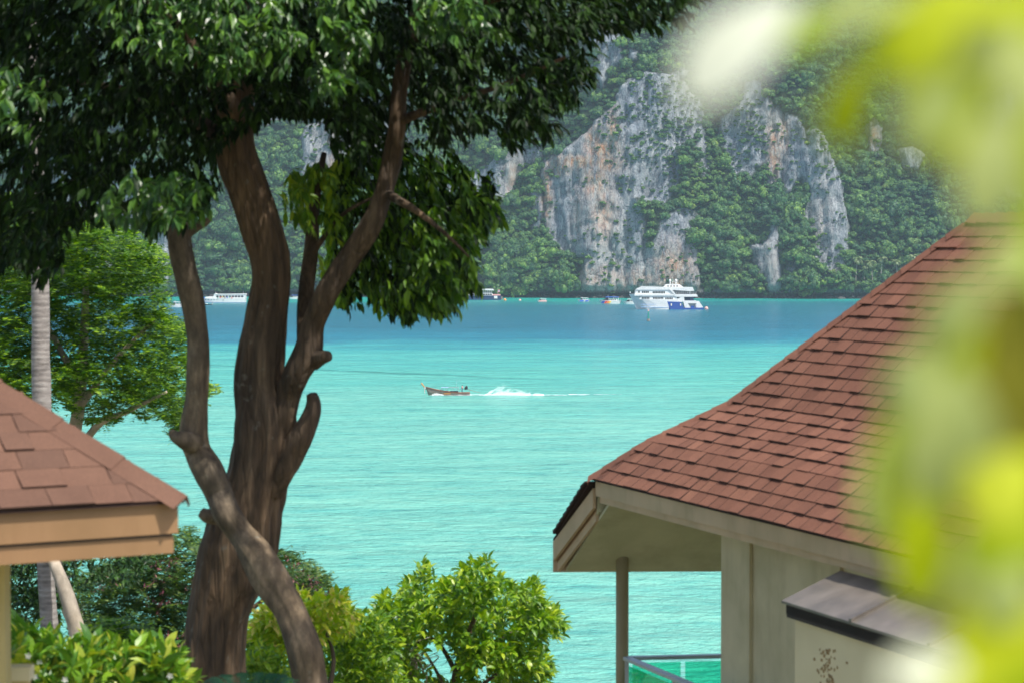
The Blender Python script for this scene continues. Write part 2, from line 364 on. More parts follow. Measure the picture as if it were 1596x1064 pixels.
# ------------------------------------------------------------------ water
def water_mat():
    m, nt, b = newmat('sea_water')
    g = N(nt, 'ShaderNodeNewGeometry'); sx = N(nt, 'ShaderNodeSeparateXYZ'); nt.links.new(g.outputs['Position'], sx.inputs[0])
    # shoals: wander of the colour bands
    mp = N(nt, 'ShaderNodeMapping'); mp.inputs['Scale'].default_value = (0.009, 0.016, 1); nt.links.new(g.outputs['Position'], mp.inputs[0])
    n = N(nt, 'ShaderNodeTexNoise', i_Scale=1.0, i_Detail=5.0, i_Roughness=0.55); nt.links.new(mp.outputs[0], n.inputs['Vector'])
    yy = math_n(nt, 'ADD', sx.outputs['Y'], math_n(nt, 'MULTIPLY', math_n(nt, 'SUBTRACT', n.outputs[0], 0.5), 340.0))
    yy = math_n(nt, 'SUBTRACT', yy, math_n(nt, 'MULTIPLY', sx.outputs['X'], 0.10))
    t = math_n(nt, 'DIVIDE', yy, 1800.0)
    c = ramp(nt, t, [(0.05, (0.140, 0.42, 0.335)), (0.25, (0.140, 0.44, 0.355)), (0.34, (0.09, 0.41, 0.34)), (0.430, (0.055, 0.36, 0.345)), (0.478, (0.014, 0.18, 0.26)),
                     (0.55, (0.012, 0.13, 0.20)), (0.735, (0.012, 0.135, 0.185)), (0.775, (0.012, 0.20, 0.21)), (0.81, (0.010, 0.30, 0.25))])
    mp2 = N(nt, 'ShaderNodeMapping'); mp2.inputs['Scale'].default_value = (0.03, 0.10, 1); nt.links.new(g.outputs['Position'], mp2.inputs[0])
    n2 = N(nt, 'ShaderNodeTexNoise', i_Scale=1.0, i_Detail=6.0, i_Roughness=0.6); nt.links.new(mp2.outputs[0], n2.inputs['Vector'])
    c = mixc(nt, 1.0, c, ramp(nt, n2.outputs[0], [(0.32, (0.74, 0.88, 0.92)), (0.68, (1.28, 1.10, 1.07))]), 'MULTIPLY')
    def wn(scale, sx_, sy_, det, rot=0.0):
        q = N(nt, 'ShaderNodeMapping'); q.inputs['Scale'].default_value = (sx_, sy_, 1); q.inputs['Rotation'].default_value = (0, 0, rot); nt.links.new(g.outputs['Position'], q.inputs[0])
        a = N(nt, 'ShaderNodeTexNoise', i_Scale=scale, i_Detail=det, i_Roughness=0.6, i_Distortion=0.15); nt.links.new(q.outputs[0], a.inputs['Vector']); return a.outputs[0]
    c = mixc(nt, 1.0, c, ramp(nt, wn(1.0, 0.22, 0.36, 9.0, 0.12), [(0.36, (0.68, 0.84, 0.88)), (0.47, (0.98, 1.0, 1.0)), (0.6, (1.1, 1.03, 1.03))]), 'MULTIPLY')  # light and dark of the ripples painted into the colour, two scales
    c = mixc(nt, 1.0, c, ramp(nt, wn(1.0, 0.8, 1.3, 6.0, -0.1), [(0.34, (0.60, 0.80, 0.82)), (0.46, (1, 1, 1))]), 'MULTIPLY')
    # dark side of a wake wave, painted into the water colour
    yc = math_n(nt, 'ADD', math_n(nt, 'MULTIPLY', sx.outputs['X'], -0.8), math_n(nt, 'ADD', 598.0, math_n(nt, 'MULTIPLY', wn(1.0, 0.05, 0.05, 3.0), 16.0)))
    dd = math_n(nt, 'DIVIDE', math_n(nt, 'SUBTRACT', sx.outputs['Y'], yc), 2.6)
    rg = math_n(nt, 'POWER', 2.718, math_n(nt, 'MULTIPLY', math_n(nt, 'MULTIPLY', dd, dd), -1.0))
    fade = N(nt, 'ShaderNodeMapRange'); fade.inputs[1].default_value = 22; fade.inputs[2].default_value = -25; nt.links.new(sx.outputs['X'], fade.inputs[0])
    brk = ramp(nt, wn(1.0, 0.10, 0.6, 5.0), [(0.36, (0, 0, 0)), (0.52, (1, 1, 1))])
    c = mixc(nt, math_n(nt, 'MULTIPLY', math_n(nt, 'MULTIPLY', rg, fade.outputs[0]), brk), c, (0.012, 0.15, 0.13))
    nt.links.new(c, b.inputs['Base Color'])
    b.inputs['Roughness'].default_value = 0.22; b.inputs['IOR'].default_value = 1.33; b.inputs['Specular IOR Level'].default_value = 0.42
    # wavelets, long crested across the view, plus two swells
    def wn(scale, sx_, sy_, det, rot=0.0):
        q = N(nt, 'ShaderNodeMapping'); q.inputs['Scale'].default_value = (sx_, sy_, 1); q.inputs['Rotation'].default_value = (0, 0, rot); nt.links.new(g.outputs['Position'], q.inputs[0])
        a = N(nt, 'ShaderNodeTexNoise', i_Scale=scale, i_Detail=det, i_Roughness=0.6, i_Distortion=0.15); nt.links.new(q.outputs[0], a.inputs['Vector']); return a.outputs[0]
    a1 = wn(1.0, 0.035, 0.055, 3.0, 0.10); a2 = wn(1.0, 0.13, 0.19, 4.0, -0.3); a3 = wn(1.0, 0.5, 0.65, 4.0, 0.4); a4 = wn(1.0, 1.7, 2.0, 3.0, -0.5)
    h = math_n(nt, 'ADD', math_n(nt, 'MULTIPLY', a1, 3.0), math_n(nt, 'MULTIPLY', a2, 1.7))
    h = math_n(nt, 'ADD', h, math_n(nt, 'ADD', math_n(nt, 'MULTIPLY', a3, 0.95), math_n(nt, 'MULTIPLY', a4, 0.33)))
    bump(nt, b, h, 1.0, 0.8)
    return m
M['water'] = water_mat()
V = np.array([(-6000, 60, 0), (6000, 60, 0), (6000, 9000, 0), (-6000, 9000, 0)], float)
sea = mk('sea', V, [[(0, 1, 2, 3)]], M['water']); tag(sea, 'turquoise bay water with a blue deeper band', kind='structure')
M['ground'] = basic('ground', (0.26, 0.22, 0.15), (0.12, 0.14, 0.06), scale=0.4, rough=0.95, bstr=0.5, bdist=0.1)
gx = np.linspace(-260, 260, 80); gy = np.concatenate([np.linspace(-60, 165, 90), [230]])
GX, GY = np.meshgrid(gx, gy, indexing='ij')
def ground_z(x, y): return CAMH - 2.2 - 0.2158*np.maximum(y, -30) + 0.8*(fbm(x/14+9, y/14+3) - .5)*np.clip(y/20, 0, 1)
GZ = ground_z(GX, GY)
idx = np.arange(GX.size).reshape(GX.shape)
q = np.stack([idx[:-1, :-1], idx[1:, :-1], idx[1:, 1:], idx[:-1, 1:]], -1).reshape(-1, 4)
gr = mk('ground', np.stack([GX, GY, GZ], -1).reshape(-1, 3), [q], M['ground'], smooth=True); tag(gr, 'hillside ground falling to the bay', kind='structure')

# ------------------------------------------------------------------ the island: cliffs and wooded slopes
ROCK = [
 [(848,250),(870,235),(905,215),(925,190),(955,165),(968,130),(1010,110),(1050,112),(1085,150),(1097,185),(1101,275),(1088,262),(1083,210),(1070,225),(1050,240),(1052,296),(1030,318),(985,306),(1000,340),(1006,372),(1015,392),(1012,420),(1016,440),(1020,480),(880,480),(905,435),(908,400),(878,395),(855,365),(845,340)],
 [(1029,345),(1045,338),(1066,323),(1081,338),(1080,370),(1088,415),(1087,480),(1012,480),(1010,405),(1018,370)],
 [(745,262),(770,250),(790,235),(845,232),(846,255),(815,258),(812,275),(796,300),(787,320),(772,316),(755,300)],
 [(828,305),(842,290),(842,352),(830,350)],
 [(915,62),(935,38),(962,30),(970,98),(950,104),(935,140),(918,120),(925,90)],
 [(1048,112),(1060,102),(1073,106),(1068,120),(1050,122)], [(978,80),(990,78),(991,98),(980,98)],
 [(1148,157),(1160,127),(1180,132),(1198,160),(1220,172),(1250,200),(1253,235),(1250,275),(1220,308),(1195,290),(1188,255),(1170,262),(1160,282),(1150,262),(1135,272),(1132,230),(1120,225),(1125,192)],
 [(1257,205),(1273,200),(1285,212),(1300,255),(1308,290),(1315,325),(1323,355),(1323,390),(1315,395),(1319,405),(1313,428),(1304,415),(1295,425),(1285,415),(1267,408),(1269,370),(1250,335),(1260,307),(1249,285),(1251,245)],
 [(1203,347),(1210,380),(1216,470),(1203,470),(1176,415),(1178,400),(1163,390),(1166,378),(1185,385),(1195,365)],
 [(1228,400),(1235,405),(1236,460),(1228,458)],
 [(1348,190),(1362,183),(1372,200),(1368,243),(1350,235)], [(1400,230),(1420,225),(1437,240),(1430,262),(1405,262)], [(1425,90),(1470,110),(1480,180),(1450,190),(1430,150)],
 [(466,212),(478,200),(503,187),(560,150),(620,150),(640,240),(580,260),(537,243),(528,258),(497,285),(478,287),(469,274)],
 [(380,160),(440,150),(450,185),(420,200)], [(640,300),(700,280),(745,262),(755,300),(730,330),(690,340)], [(60,250),(150,220),(240,260),(270,330),(262,440),(225,400),(150,420)],
 [(1500,150),(1580,120),(1640,200),(1620,330),(1550,300)],
]
MW, MH, MO = 1900, 720, 200     # mask raster: x from -150, y from -200
gxm, gym = np.meshgrid(np.arange(0, MW, 2)-150, np.arange(0, MH, 2)-MO)
mask = np.zeros(gxm.shape, np.float32)
for p in ROCK: mask = np.maximum(mask, inpoly(gxm, gym, p).astype(np.float32))
def blur1(a, n, axis):
    k = np.ones(n)/n
    return np.apply_along_axis(lambda v: np.convolve(np.pad(v, n//2, mode='edge'), k, 'valid')[:len(v)], axis, a)
mask = blur1(blur1(mask, 3, 0), 3, 1)
def rockmask(px, py):
    i = np.clip(((py+MO)/2).astype(int), 0, mask.shape[0]-1); j = np.clip(((px+150)/2).astype(int), 0, mask.shape[1]-1)
    return mask[i, j]
xs = np.concatenate([np.linspace(-620, -345, 60)[:-1], np.arange(-345, 345, 1.2), np.linspace(345, 620, 60)])
zs_ = np.arange(-2.0, 262, 1.2)
NXC, NZC = len(xs), len(zs_)
shore = 1508 + 30*np.clip(-xs/300, -1, 1.5)*1.6 + 14*(fbm(xs/70+5, 0*xs+2)-.5)*2 + 7*(fbm(xs/18, 0*xs+8)-.5)*2
ztop = np.interp(xs, [-620, -400, 0, 215, 262, 300, 360, 620], [225, 262, 262, 262, 226, 205, 170, 120])
def lat_blur(a, n): 
    k = np.hanning(n+2)[1:-1]; k /= k.sum()
    return np.convolve(np.pad(a, n//2, mode='edge'), k, 'valid')[:len(a)]
Yc = shore.copy(); YG = np.zeros((NXC, NZC)); MG = np.zeros((NXC, NZC)); ZG = np.zeros((NXC, NZC))
for k, z in enumerate(zs_):
    zz = np.minimum(z, ztop)
    px, py = proj(xs, Yc, zz + 0*xs)
    jx = (fbm(xs/13, 0*xs+z/13, 1.5)-.5)*24; jy = (fbm(xs/13+40, 0*xs+z/13, 7.5)-.5)*26
    m = rockmask(px+jx, py+jy)
    foot = 1-np.clip((z-3.0)/3.0, 0, 1)
    cot = 0.50*(1-m) + 0.17*m
    cot = cot*(1-foot) + foot*0.45
    cot = np.where(z > ztop, 1.2, cot)
    YG[:, k] = Yc; MG[:, k] = np.maximum(m, foot*np.clip(fbm(xs/16, 0*xs)*3-0.9, 0, 1)*(z > -5)); ZG[:, k] = zz
    Yc = Yc + cot*1.2
    Yc = 0.978*Yc + 0.022*lat_blur(Yc, 61)
    Yc = 0.6*Yc + 0.4*lat_blur(Yc, 3)
XG = np.repeat(xs[:, None], NZC, 1)
rid = np.abs(fbm(XG/11, ZG/46, 3.1, 4)-.5)*2
rid2 = np.abs(fbm(XG/4.2+30, ZG/22, 9.1, 3)-.5)*2
but = np.abs(fbm(XG/30+7, ZG/120, 1.7, 2)-.5)*2
blk = np.abs(fbm(XG/9+60, ZG/11, 4.4, 4)-.5)*2
lg = fbm(XG/34+3, ZG/8.5, 6.6, 3); led = np.clip((lg-.5)*9, -1, 1)
rk = (but**.7)*-12 + (rid**0.55)*-6.5 + (rid2**0.6)*-2.6 + (blk**.8)*-1.4 + led*.5 + (fbm(XG/3, ZG/5, 5.0, 4)-.5)*1.2
vg = (fbm(XG/26, ZG/30, 2.2, 4)-.5)*34 + (np.abs(fbm(XG/48+11, ZG/90, 5.2, 2)-.5)*2)**.7*-16 + (fbm(XG/7, ZG/7, 4.2, 3)-.5)*5
mg = MG
hgt = np.clip(ZG/8, 0.15, 1)
YR = YG + hgt*(mg*rk + (1-mg)*vg) + (mg*0)
VC = np.stack([XG, YR, ZG], -1).reshape(-1, 3)
idx = np.arange(XG.size).reshape(XG.shape)
q = np.stack([idx[:-1, :-1], idx[1:, :-1], idx[1:, 1:], idx[:-1, 1:]], -1).reshape(-1, 4)

def cliff_mat():
    m, nt, b = newmat('limestone')
    g = N(nt, 'ShaderNodeNewGeometry')
    def nn(scale, s, det=6.0, rough=0.6, dist=0.0):
        mp = N(nt, 'ShaderNodeMapping'); mp.inputs['Scale'].default_value = s; nt.links.new(g.outputs['Position'], mp.inputs[0])
        a = N(nt, 'ShaderNodeTexNoise', i_Scale=scale, i_Detail=det, i_Roughness=rough, i_Distortion=dist); nt.links.new(mp.outputs[0], a.inputs['Vector']); return a.outputs[0]
    streak = nn(0.34, (1, 0.3, 0.13), 9.0, 0.74, 0.5)
    fine = nn(1.6, (1, 0.5, 0.45), 6.0, 0.7)
    big = nn(0.035, (1, 0.4, 0.8), 4.0)
    c = ramp(nt, streak, [(0.30, (0.11, 0.13, 0.155)), (0.41, (0.215, 0.245, 0.275)), (0.53, (0.31, 0.345, 0.375)), (0.68, (0.50, 0.52, 0.53))])
    c = mixc(nt, 1.0, c, ramp(nt, fine, [(0.32, (0.45, 0.46, 0.5)), (0.5, (1, 1, 1)), (0.7, (1.4, 1.38, 1.33))]), 'MULTIPLY')
    c = mixc(nt, 1.0, c, ramp(nt, big, [(0.35, (0.82, 0.85, 0.9)), (0.65, (1.2, 1.17, 1.1))]), 'MULTIPLY')
    vo = N(nt, 'ShaderNodeTexVoronoi', feature='DISTANCE_TO_EDGE'); vo.inputs['Scale'].default_value = 0.16
    mpv = N(nt, 'ShaderNodeMapping'); mpv.inputs['Scale'].default_value = (1, 0.5, 0.42)
    wob = N(nt, 'ShaderNodeTexNoise', i_Scale=0.25, i_Detail=4.0); nt.links.new(g.outputs['Position'], wob.inputs['Vector'])
    va = N(nt, 'ShaderNodeVectorMath', operation='MULTIPLY_ADD'); va.inputs[1].default_value = (9, 9, 9); nt.links.new(wob.outputs['Color'], va.inputs[0]); nt.links.new(g.outputs['Position'], va.inputs[2])
    nt.links.new(va.outputs[0], mpv.inputs[0]); nt.links.new(mpv.outputs[0], vo.inputs['Vector'])
    crack = ramp(nt, vo.outputs['Distance'], [(0.0, (0.42, 0.43, 0.46)), (0.05, (0.85, 0.85, 0.87)), (0.16, (1, 1, 1))])
    oc = N(nt, 'ShaderNodeAttribute', attribute_name='ochre')
    pal = N(nt, 'ShaderNodeAttribute', attribute_name='pale')
    s2 = nn(0.30, (1, 0.25, 0.16), 7.0, 0.7, 0.5)
    ocf = math_n(nt, 'MULTIPLY', oc.outputs['Fac'], ramp(nt, s2, [(0.34, (0, 0, 0)), (0.50, (1, 1, 1))]))
    oc_col = ramp(nt, nn(0.5, (1, 0.3, 0.5), 5.0), [(0.38, (0.56, 0.25, 0.10)), (0.5, (0.50, 0.32, 0.18)), (0.62, (0.52, 0.44, 0.34))])
    oc_col = mixc(nt, 1.0, oc_col, ramp(nt, fine, [(0.3, (0.5, 0.5, 0.5)), (0.55, (1.1, 1.1, 1.1))]), 'MULTIPLY')
    c = mixc(nt, math_n(nt, 'MULTIPLY', ocf, 0.70), c, oc_col)
    c = mixc(nt, math_n(nt, 'MULTIPLY', pal.outputs['Fac'], ramp(nt, s2, [(0.4, (0, 0, 0)), (0.6, (0.85, 0.85, 0.85))])), c, (0.58, 0.57, 0.54))
    c = mixc(nt, 0.8, c, mixc(nt, 1.0, c, crack, 'MULTIPLY'))
    # wet dark notch at the waterline, soil and litter under the trees
    sp = N(nt, 'ShaderNodeSeparateXYZ'); nt.links.new(g.outputs['Position'], sp.inputs[0])
    notch = N(nt, 'ShaderNodeMapRange'); notch.inputs[1].default_value = 6.5; notch.inputs[2].default_value = 4.0; nt.links.new(math_n(nt, 'ADD', sp.outputs['Z'], math_n(nt, 'MULTIPLY', fine, 2.0)), notch.inputs[0])
    c = mixc(nt, notch.outputs[0], c, (0.022, 0.022, 0.022))
    vm = N(nt, 'ShaderNodeAttribute', attribute_name='veg')
    c = mixc(nt, vm.outputs['Fac'], c, (0.022, 0.045, 0.018))
    nt.links.new(c, b.inputs['Base Color']); b.inputs['Roughness'].default_value = 0.92; b.inputs['Specular IOR Level'].default_value = 0.15
    hh = math_n(nt, 'ADD', math_n(nt, 'MULTIPLY', streak, 1.0), math_n(nt, 'ADD', math_n(nt, 'MULTIPLY', fine, 0.55), math_n(nt, 'MULTIPLY', crack, 0.25)))
    bump(nt, b, hh, 1.0, 3.2)
    return m
M['cliff'] = cliff_mat()
isl = mk('island_hill', VC, [q], M['cliff'], smooth=True); tag(isl, 'limestone island hill with cliffs above the bay', kind='structure')
pxg, pyg = proj(XG, YR, ZG)
def blobs(lst):
    r = np.zeros(XG.shape)
    for (x, y, rx, ry, a) in lst:
        r = np.maximum(r, a*np.exp(-((pxg-x)/rx)**2-((pyg-y)/ry)**2))
    return r
ochre = blobs([(900,252,48,11,1.2),(938,232,28,18,1.2),(851,300,9,50,1.3),(925,215,13,22,1.1),(955,205,9,38,1.2),(945,256,26,16,1.1),(928,285,22,28,1.1),(940,335,20,42,1.1),(925,435,60,22,.8),(990,440,40,22,.9),(868,262,26,12,1.2),
               (1052,412,34,34,1.05),(1050,442,36,18,1.2),(800,285,11,36,1.1),(1206,235,12,50,1.1),(1222,215,8,36,.9),(1200,420,12,40,.5),(515,260,20,20,.8),(560,200,60,40,.6),(1360,215,11,30,1),(1285,340,12,50,.35),(900,330,10,60,.5)])
pale = blobs([(1285,310,12,95,1.1),(1278,230,16,40,.35),(1195,420,16,45,1.1),(950,370,26,60,.7),(1045,385,22,26,.5),(985,250,6,60,.5),(1180,190,30,40,.2),(800,285,12,40,.6),(500,240,30,40,.25),(940,440,70,16,.6),(836,335,6,20,1.1),(1090,235,6,36,.8),(1305,420,20,20,.7)])
at = isl.data.attributes
for nm, arr in (('ochre', ochre), ('pale', pale), ('veg', np.clip(1-mg*1.6, 0, 1))):
    a = at.new(nm, 'FLOAT', 'POINT'); a.data.foreach_set('value', arr.ravel().astype(np.float32))

# tree crowns of the hill
def fold_quad(pos, d, n, L, W, fold=0.15):
    """4-vertex leaves folded on the midrib: 2 tris each"""
    x = np.cross(d, n); x /= np.linalg.norm(x, axis=1, keepdims=True)+1e-9
    n = np.cross(x, d); n /= np.linalg.norm(n, axis=1, keepdims=True)+1e-9
    L = np.asarray(L).reshape(-1, 1); W = np.asarray(W).reshape(-1, 1)
    v0 = pos; v2 = pos + d*L; mid = pos + d*L*0.45 - n*W*fold
    V = np.stack([v0, mid + x*W*.5, v2, mid - x*W*.5], 1).reshape(-1, 3)
    b = np.arange(len(pos))[:, None]*4
    return V, np.concatenate([b+np.array([[0, 1, 2]]), b+np.array([[0, 2, 3]])])
def full_leaf(pos, d, n, L, W, droop=0.12, fold=0.25):
    """7-vertex leaf: oval blade, folded midrib, drooping tip, 6 tris"""
    x = np.cross(d, n); x /= np.linalg.norm(x, axis=1, keepdims=True)+1e-9
    n = np.cross(x, d); n /= np.linalg.norm(n, axis=1, keepdims=True)+1e-9
    L = np.asarray(L).reshape(-1, 1); W = np.asarray(W).reshape(-1, 1)
    T = [(0, 0, 0), (.5, .34, fold*.5), (.38, .70, fold*.2), (0, 1, -droop*2.2), (-.38, .70, fold*.2), (-.5, .34, fold*.5), (0, .5, 0)]
    V = np.stack([pos + x*W*a + d*L*b_ + n*(W*c if k not in (3,) else L*c*.5) for k, (a, b_, c) in enumerate(T)], 1).reshape(-1, 3)
    b = np.arange(len(pos))[:, None]*7
    return V, np.concatenate([b+np.array([f]) for f in ((0, 1, 6), (1, 2, 6), (2, 3, 6), (3, 4, 6), (4, 5, 6), (5, 0, 6))])
def unit(v): return v/(np.linalg.norm(v, axis=-1, keepdims=True)+1e-9)
def rand_unit(n, rng=RNG): return unit(rng.normal(size=(n, 3)))

def crown_variant(seed, name='crown'):
    rng = np.random.RandomState(seed)
    nb = 17; c = rand_unit(nb, rng)*np.array([.7, .7, .6])*rng.uniform(.55, 1.1, (nb, 1)); c[:, 2] = np.abs(c[:, 2])*0.95 + 0.0
    r = rng.uniform(.16, .42, nb)
    Vs = []; Fs = []; off = 0
    for k in range(nb):
        m = 44
        u = rand_unit(m, rng); u[:, 2] = np.where(u[:, 2] < -.35, -u[:, 2], u[:, 2])
        p = c[k] + u*r[k]*rng.uniform(.75, 1.3, (m, 1))
        n = unit(u + rng.normal(size=(m, 3))*.36 + np.array([0, 0, .25])); d = unit(np.cross(n, rand_unit(m, rng)) - np.array([0, 0, .25]))
        V, Fc = fold_quad(p, d, n, rng.uniform(.10, .22, m), rng.uniform(.08, .15, m))
        Vs.append(V); Fs.append(Fc+off); off += len(V)
    V = np.concatenate(Vs); Fc = np.concatenate(Fs)
    me = np_mesh(name, V, [Fc], M['hill_leaf'])
    # dark core inside so that the crown is not see-through
    mb = MB()
    for k in range(nb): mb.ball(c[k], r[k]*.82, k=7, m=5)
    base = len(V)
    V2 = np.concatenate([V, np.array(mb.V)]); q2 = np.array(mb.q)+base
    me = np_mesh(name, V2, [Fc, q2], M['hill_leaf']); me.materials.append(M['hill_leaf'])
    return me
src = bpy.data.collections.new('crown_sources')
crown_meshes = [crown_variant(100+i) for i in range(6)]
for i, me in enumerate(crown_meshes):
    src.objects.link(bpy.data.objects.new('crown_source', me))

def gn_scatter(name, pts, scl, rot, idx, tint, collection):
    me = bpy.data.meshes.new(name); me.vertices.add(len(pts)); me.vertices.foreach_set('co', np.asarray(pts, np.float32).ravel())
    for nm, ty, arr, key in (('scl', 'FLOAT_VECTOR', scl, 'vector'), ('rot', 'FLOAT_VECTOR', rot, 'vector'), ('tint', 'FLOAT', tint, 'value')):
        a = me.attributes.new(nm, ty, 'POINT'); a.data.foreach_set(key, np.asarray(arr, np.float32).ravel())
    a = me.attributes.new('idx', 'INT', 'POINT'); a.data.foreach_set('value', np.asarray(idx, np.int32))
    o = link(name, me)
    ng = bpy.data.node_groups.new(name, 'GeometryNodeTree')
    ng.interface.new_socket('Geometry', in_out='INPUT', socket_type='NodeSocketGeometry'); ng.interface.new_socket('Geometry', in_out='OUTPUT', socket_type='NodeSocketGeometry')
    gi = ng.nodes.new('NodeGroupInput'); go = ng.nodes.new('NodeGroupOutput')
    ip = ng.nodes.new('GeometryNodeInstanceOnPoints'); ci = ng.nodes.new('GeometryNodeCollectionInfo')
    ci.inputs[0].default_value = collection; ci.inputs['Separate Children'].default_value = True; ci.inputs['Reset Children'].default_value = True
    def att(n, t):
        x = ng.nodes.new('GeometryNodeInputNamedAttribute'); x.data_type = t; x.inputs[0].default_value = n
        return [s for s in x.outputs if s.enabled and s.name == 'Attribute'][0]
    m2p = ng.nodes.new('GeometryNodeMeshToPoints')
    ng.links.new(gi.outputs[0], m2p.inputs[0]); ng.links.new(m2p.outputs[0], ip.inputs['Points']); ng.links.new(ci.outputs[0], ip.inputs['Instance'])
    ip.inputs['Pick Instance'].default_value = True
    ng.links.new(att('idx', 'INT'), ip.inputs['Instance Index']); ng.links.new(att('scl', 'FLOAT_VECTOR'), ip.inputs['Scale'])
    ng.links.new(att('rot', 'FLOAT_VECTOR'), ip.inputs['Rotation']); ng.links.new(ip.outputs[0], go.inputs[0])
    md = o.modifiers.new('scatter', 'NODES'); md.node_group = ng
    return o
# candidate points on a jittered grid of the visible part
def sample_grid(X, Z):
    i = np.interp(X, xs, np.arange(NXC)); k = np.clip((Z+2)/1.2, 0, NZC-1.001)
    ii = np.clip(i.astype(int), 0, NXC-1); kk = k.astype(int)
    return YR[ii, kk], mg[ii, kk], ZG[ii, kk], YG[ii, kk]
gx_, gz_ = np.meshgrid(np.arange(-350, 350, 3.0), np.arange(4.5, 262, 2.8))
gx_ = gx_.ravel() + RNG.uniform(-1.8, 1.8, gx_.size); gz_ = gz_.ravel() + RNG.uniform(-1.7, 1.7, gz_.size)
yv, mv, zv, yb = sample_grid(gx_, gz_)
cl = fbm(gx_/10, gz_/8, 3.0, 3)
big_ = fbm(gx_/40, gz_/40, 8.0, 2)
veg = (mv < 0.45)
# sparse shrubs clinging to the rock; denser on the upper right of the main face
ppx, ppy = proj(gx_, yv, gz_)
dens = 0.16 + 0.36*np.exp(-((ppx-1040)/60)**2-((ppy-190)/70)**2) + 0.3*np.exp(-((ppx-1150)/40)**2-((ppy-210)/60)**2) + .25*np.exp(-((ppx-1055)/18)**2-((ppy-350)/20)**2) - 0.06*np.exp(-((ppx-900)/60)**2-((ppy-330)/70)**2)
shrub = (mv >= 0.45) & (cl > 0.62 - dens*.9) & (RNG.rand(len(gx_)) < dens*3.2)
keep = (veg | shrub) & (gz_ < np.interp(gx_, xs, ztop)-1) 
gx_, gz_, yv, mv, veg, cl, big_ = [a[keep] for a in (gx_, gz_, yv, mv, veg, cl, big_)]
rad = np.where(veg, np.clip(np.exp(RNG.normal(.95, .46, len(gx_))), 1.2, 7.5)*(0.7+0.6*big_), np.clip(np.exp(RNG.normal(.25, .42, len(gx_))), .7, 3.0))
emg = veg & (RNG.rand(len(gx_)) < .012); rad = np.where(emg, RNG.uniform(5.5, 8.0, len(gx_)), rad)
hb = np.where(veg, RNG.uniform(0.65, 1.35, len(gx_)), RNG.uniform(.6, 1.0, len(gx_)))
pts = np.stack([gx_, yv - rad*0.25, gz_ - rad*.2], -1)
scl = np.stack([rad, rad, rad*hb], -1); rot = np.stack([RNG.uniform(-.3, .1, len(gx_)), RNG.uniform(-.2, .2, len(gx_)), RNG.uniform(0, 6.28, len(gx_))], -1)
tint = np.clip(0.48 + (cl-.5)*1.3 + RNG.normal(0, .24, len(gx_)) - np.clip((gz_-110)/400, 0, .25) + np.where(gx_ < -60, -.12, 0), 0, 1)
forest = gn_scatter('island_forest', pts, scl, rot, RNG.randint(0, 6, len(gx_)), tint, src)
tag(forest, 'dense green jungle covering the island slopes', 'jungle', kind='stuff')
print('forest instances', len(pts))
# trees along the foot of the cliff: things of their own
M['shore_leaf'] = leafmat('shore_leaf', [(0.05, 0.14, 0.02), (0.07, 0.18, 0.022), (0.10, 0.22, 0.025), (0.15, 0.28, 0.03)], rough=0.6, trans=0.15)
shore_meshes = []
for me in crown_meshes[:4]:
    m2 = me.copy(); m2.materials.clear(); m2.materials.append(M['shore_leaf']); shore_meshes.append(m2)
trunk_mb = MB(); trunk_mb.tube((0, 0, -3.5), (0.1, 0, 0.5), 0.09, 0.05, 6)
tme = bpy.data.meshes.new('trunk'); tme.from_pydata([list(v) for v in trunk_mb.V], [], trunk_mb.q+trunk_mb.g); tme.materials.append(M['bark'])
px_list = [748, 770, 792, 812, 836, 858, 884, 1102, 1118, 1134, 1150, 1166, 1184, 1236, 1250, 1264, 1278, 1292, 1306, 1318, 1332, 1350, 318, 336, 352, 370, 388, 452, 470, 488]
WH = {}
for k, x in enumerate(px_list):
    X = (x-CX)/F*1500; j = int(np.argmin(np.abs(xs-X))); y = shore[j]+RNG.uniform(4, 7); z = RNG.uniform(6.5, 9.5); r = RNG.uniform(4.2, 6.6)
    nth = ['first', 'second', 'third', 'fourth', 'fifth', 'sixth', 'seventh', 'eighth', 'ninth', 'tenth']
    where = 'right of the white yacht' if 1090 < x < 1230 else 'near the coconut palms' if x >= 1230 else 'left of the grey cliff face' if x > 700 else 'behind the white ferry' if x < 400 else 'between the main trunk and the right limb'
    cnt = WH.setdefault(where, 0); WH[where] += 1
    t = root('shore_tree', (X, y, z), 'shore tree ' + where + ', ' + nth[cnt] + ' from the left', 'tree', 'trees along the foot of the island ' + where)
    t.scale = (r, r, r*.8); t.rotation_euler = (0, 0, RNG.uniform(0, 6))
    link('crown', shore_meshes[k % 4], t); link('trunk', tme, t)
# boulders on the shore
def boulder_mesh(seed):
    rng = np.random.RandomState(seed); mb = MB(); mb.ball((0, 0, 0), 1, .8, k=9, m=6); V = np.array(mb.V)
    V *= (0.75+0.5*vnoise(V[:, 0]*1.6+seed, V[:, 1]*1.6, V[:, 2]*1.6))[:, None]
    me = bpy.data.meshes.new('boulder'); me.from_pydata(V.tolist(), [], mb.q); me.materials.append(M['shore_rock']); return me
M['shore_rock'] = basic('shore_rock', (0.09, 0.088, 0.084), (0.018, 0.018, 0.018), scale=0.35, rough=0.9, bstr=0.6, bdist=0.4)
bsrc = bpy.data.collections.new('boulder_sources')
for s in range(4): bsrc.objects.link(bpy.data.objects.new('boulder_source', boulder_mesh(s)))
nb = 900
bx = RNG.uniform(-330, 330, nb); by = np.interp(bx, xs, shore)+RNG.uniform(-1.5, 6, nb); bz = np.maximum(0.2, (by-np.interp(bx, xs, shore))*.5)
bs = RNG.uniform(.5, 1.9, nb)
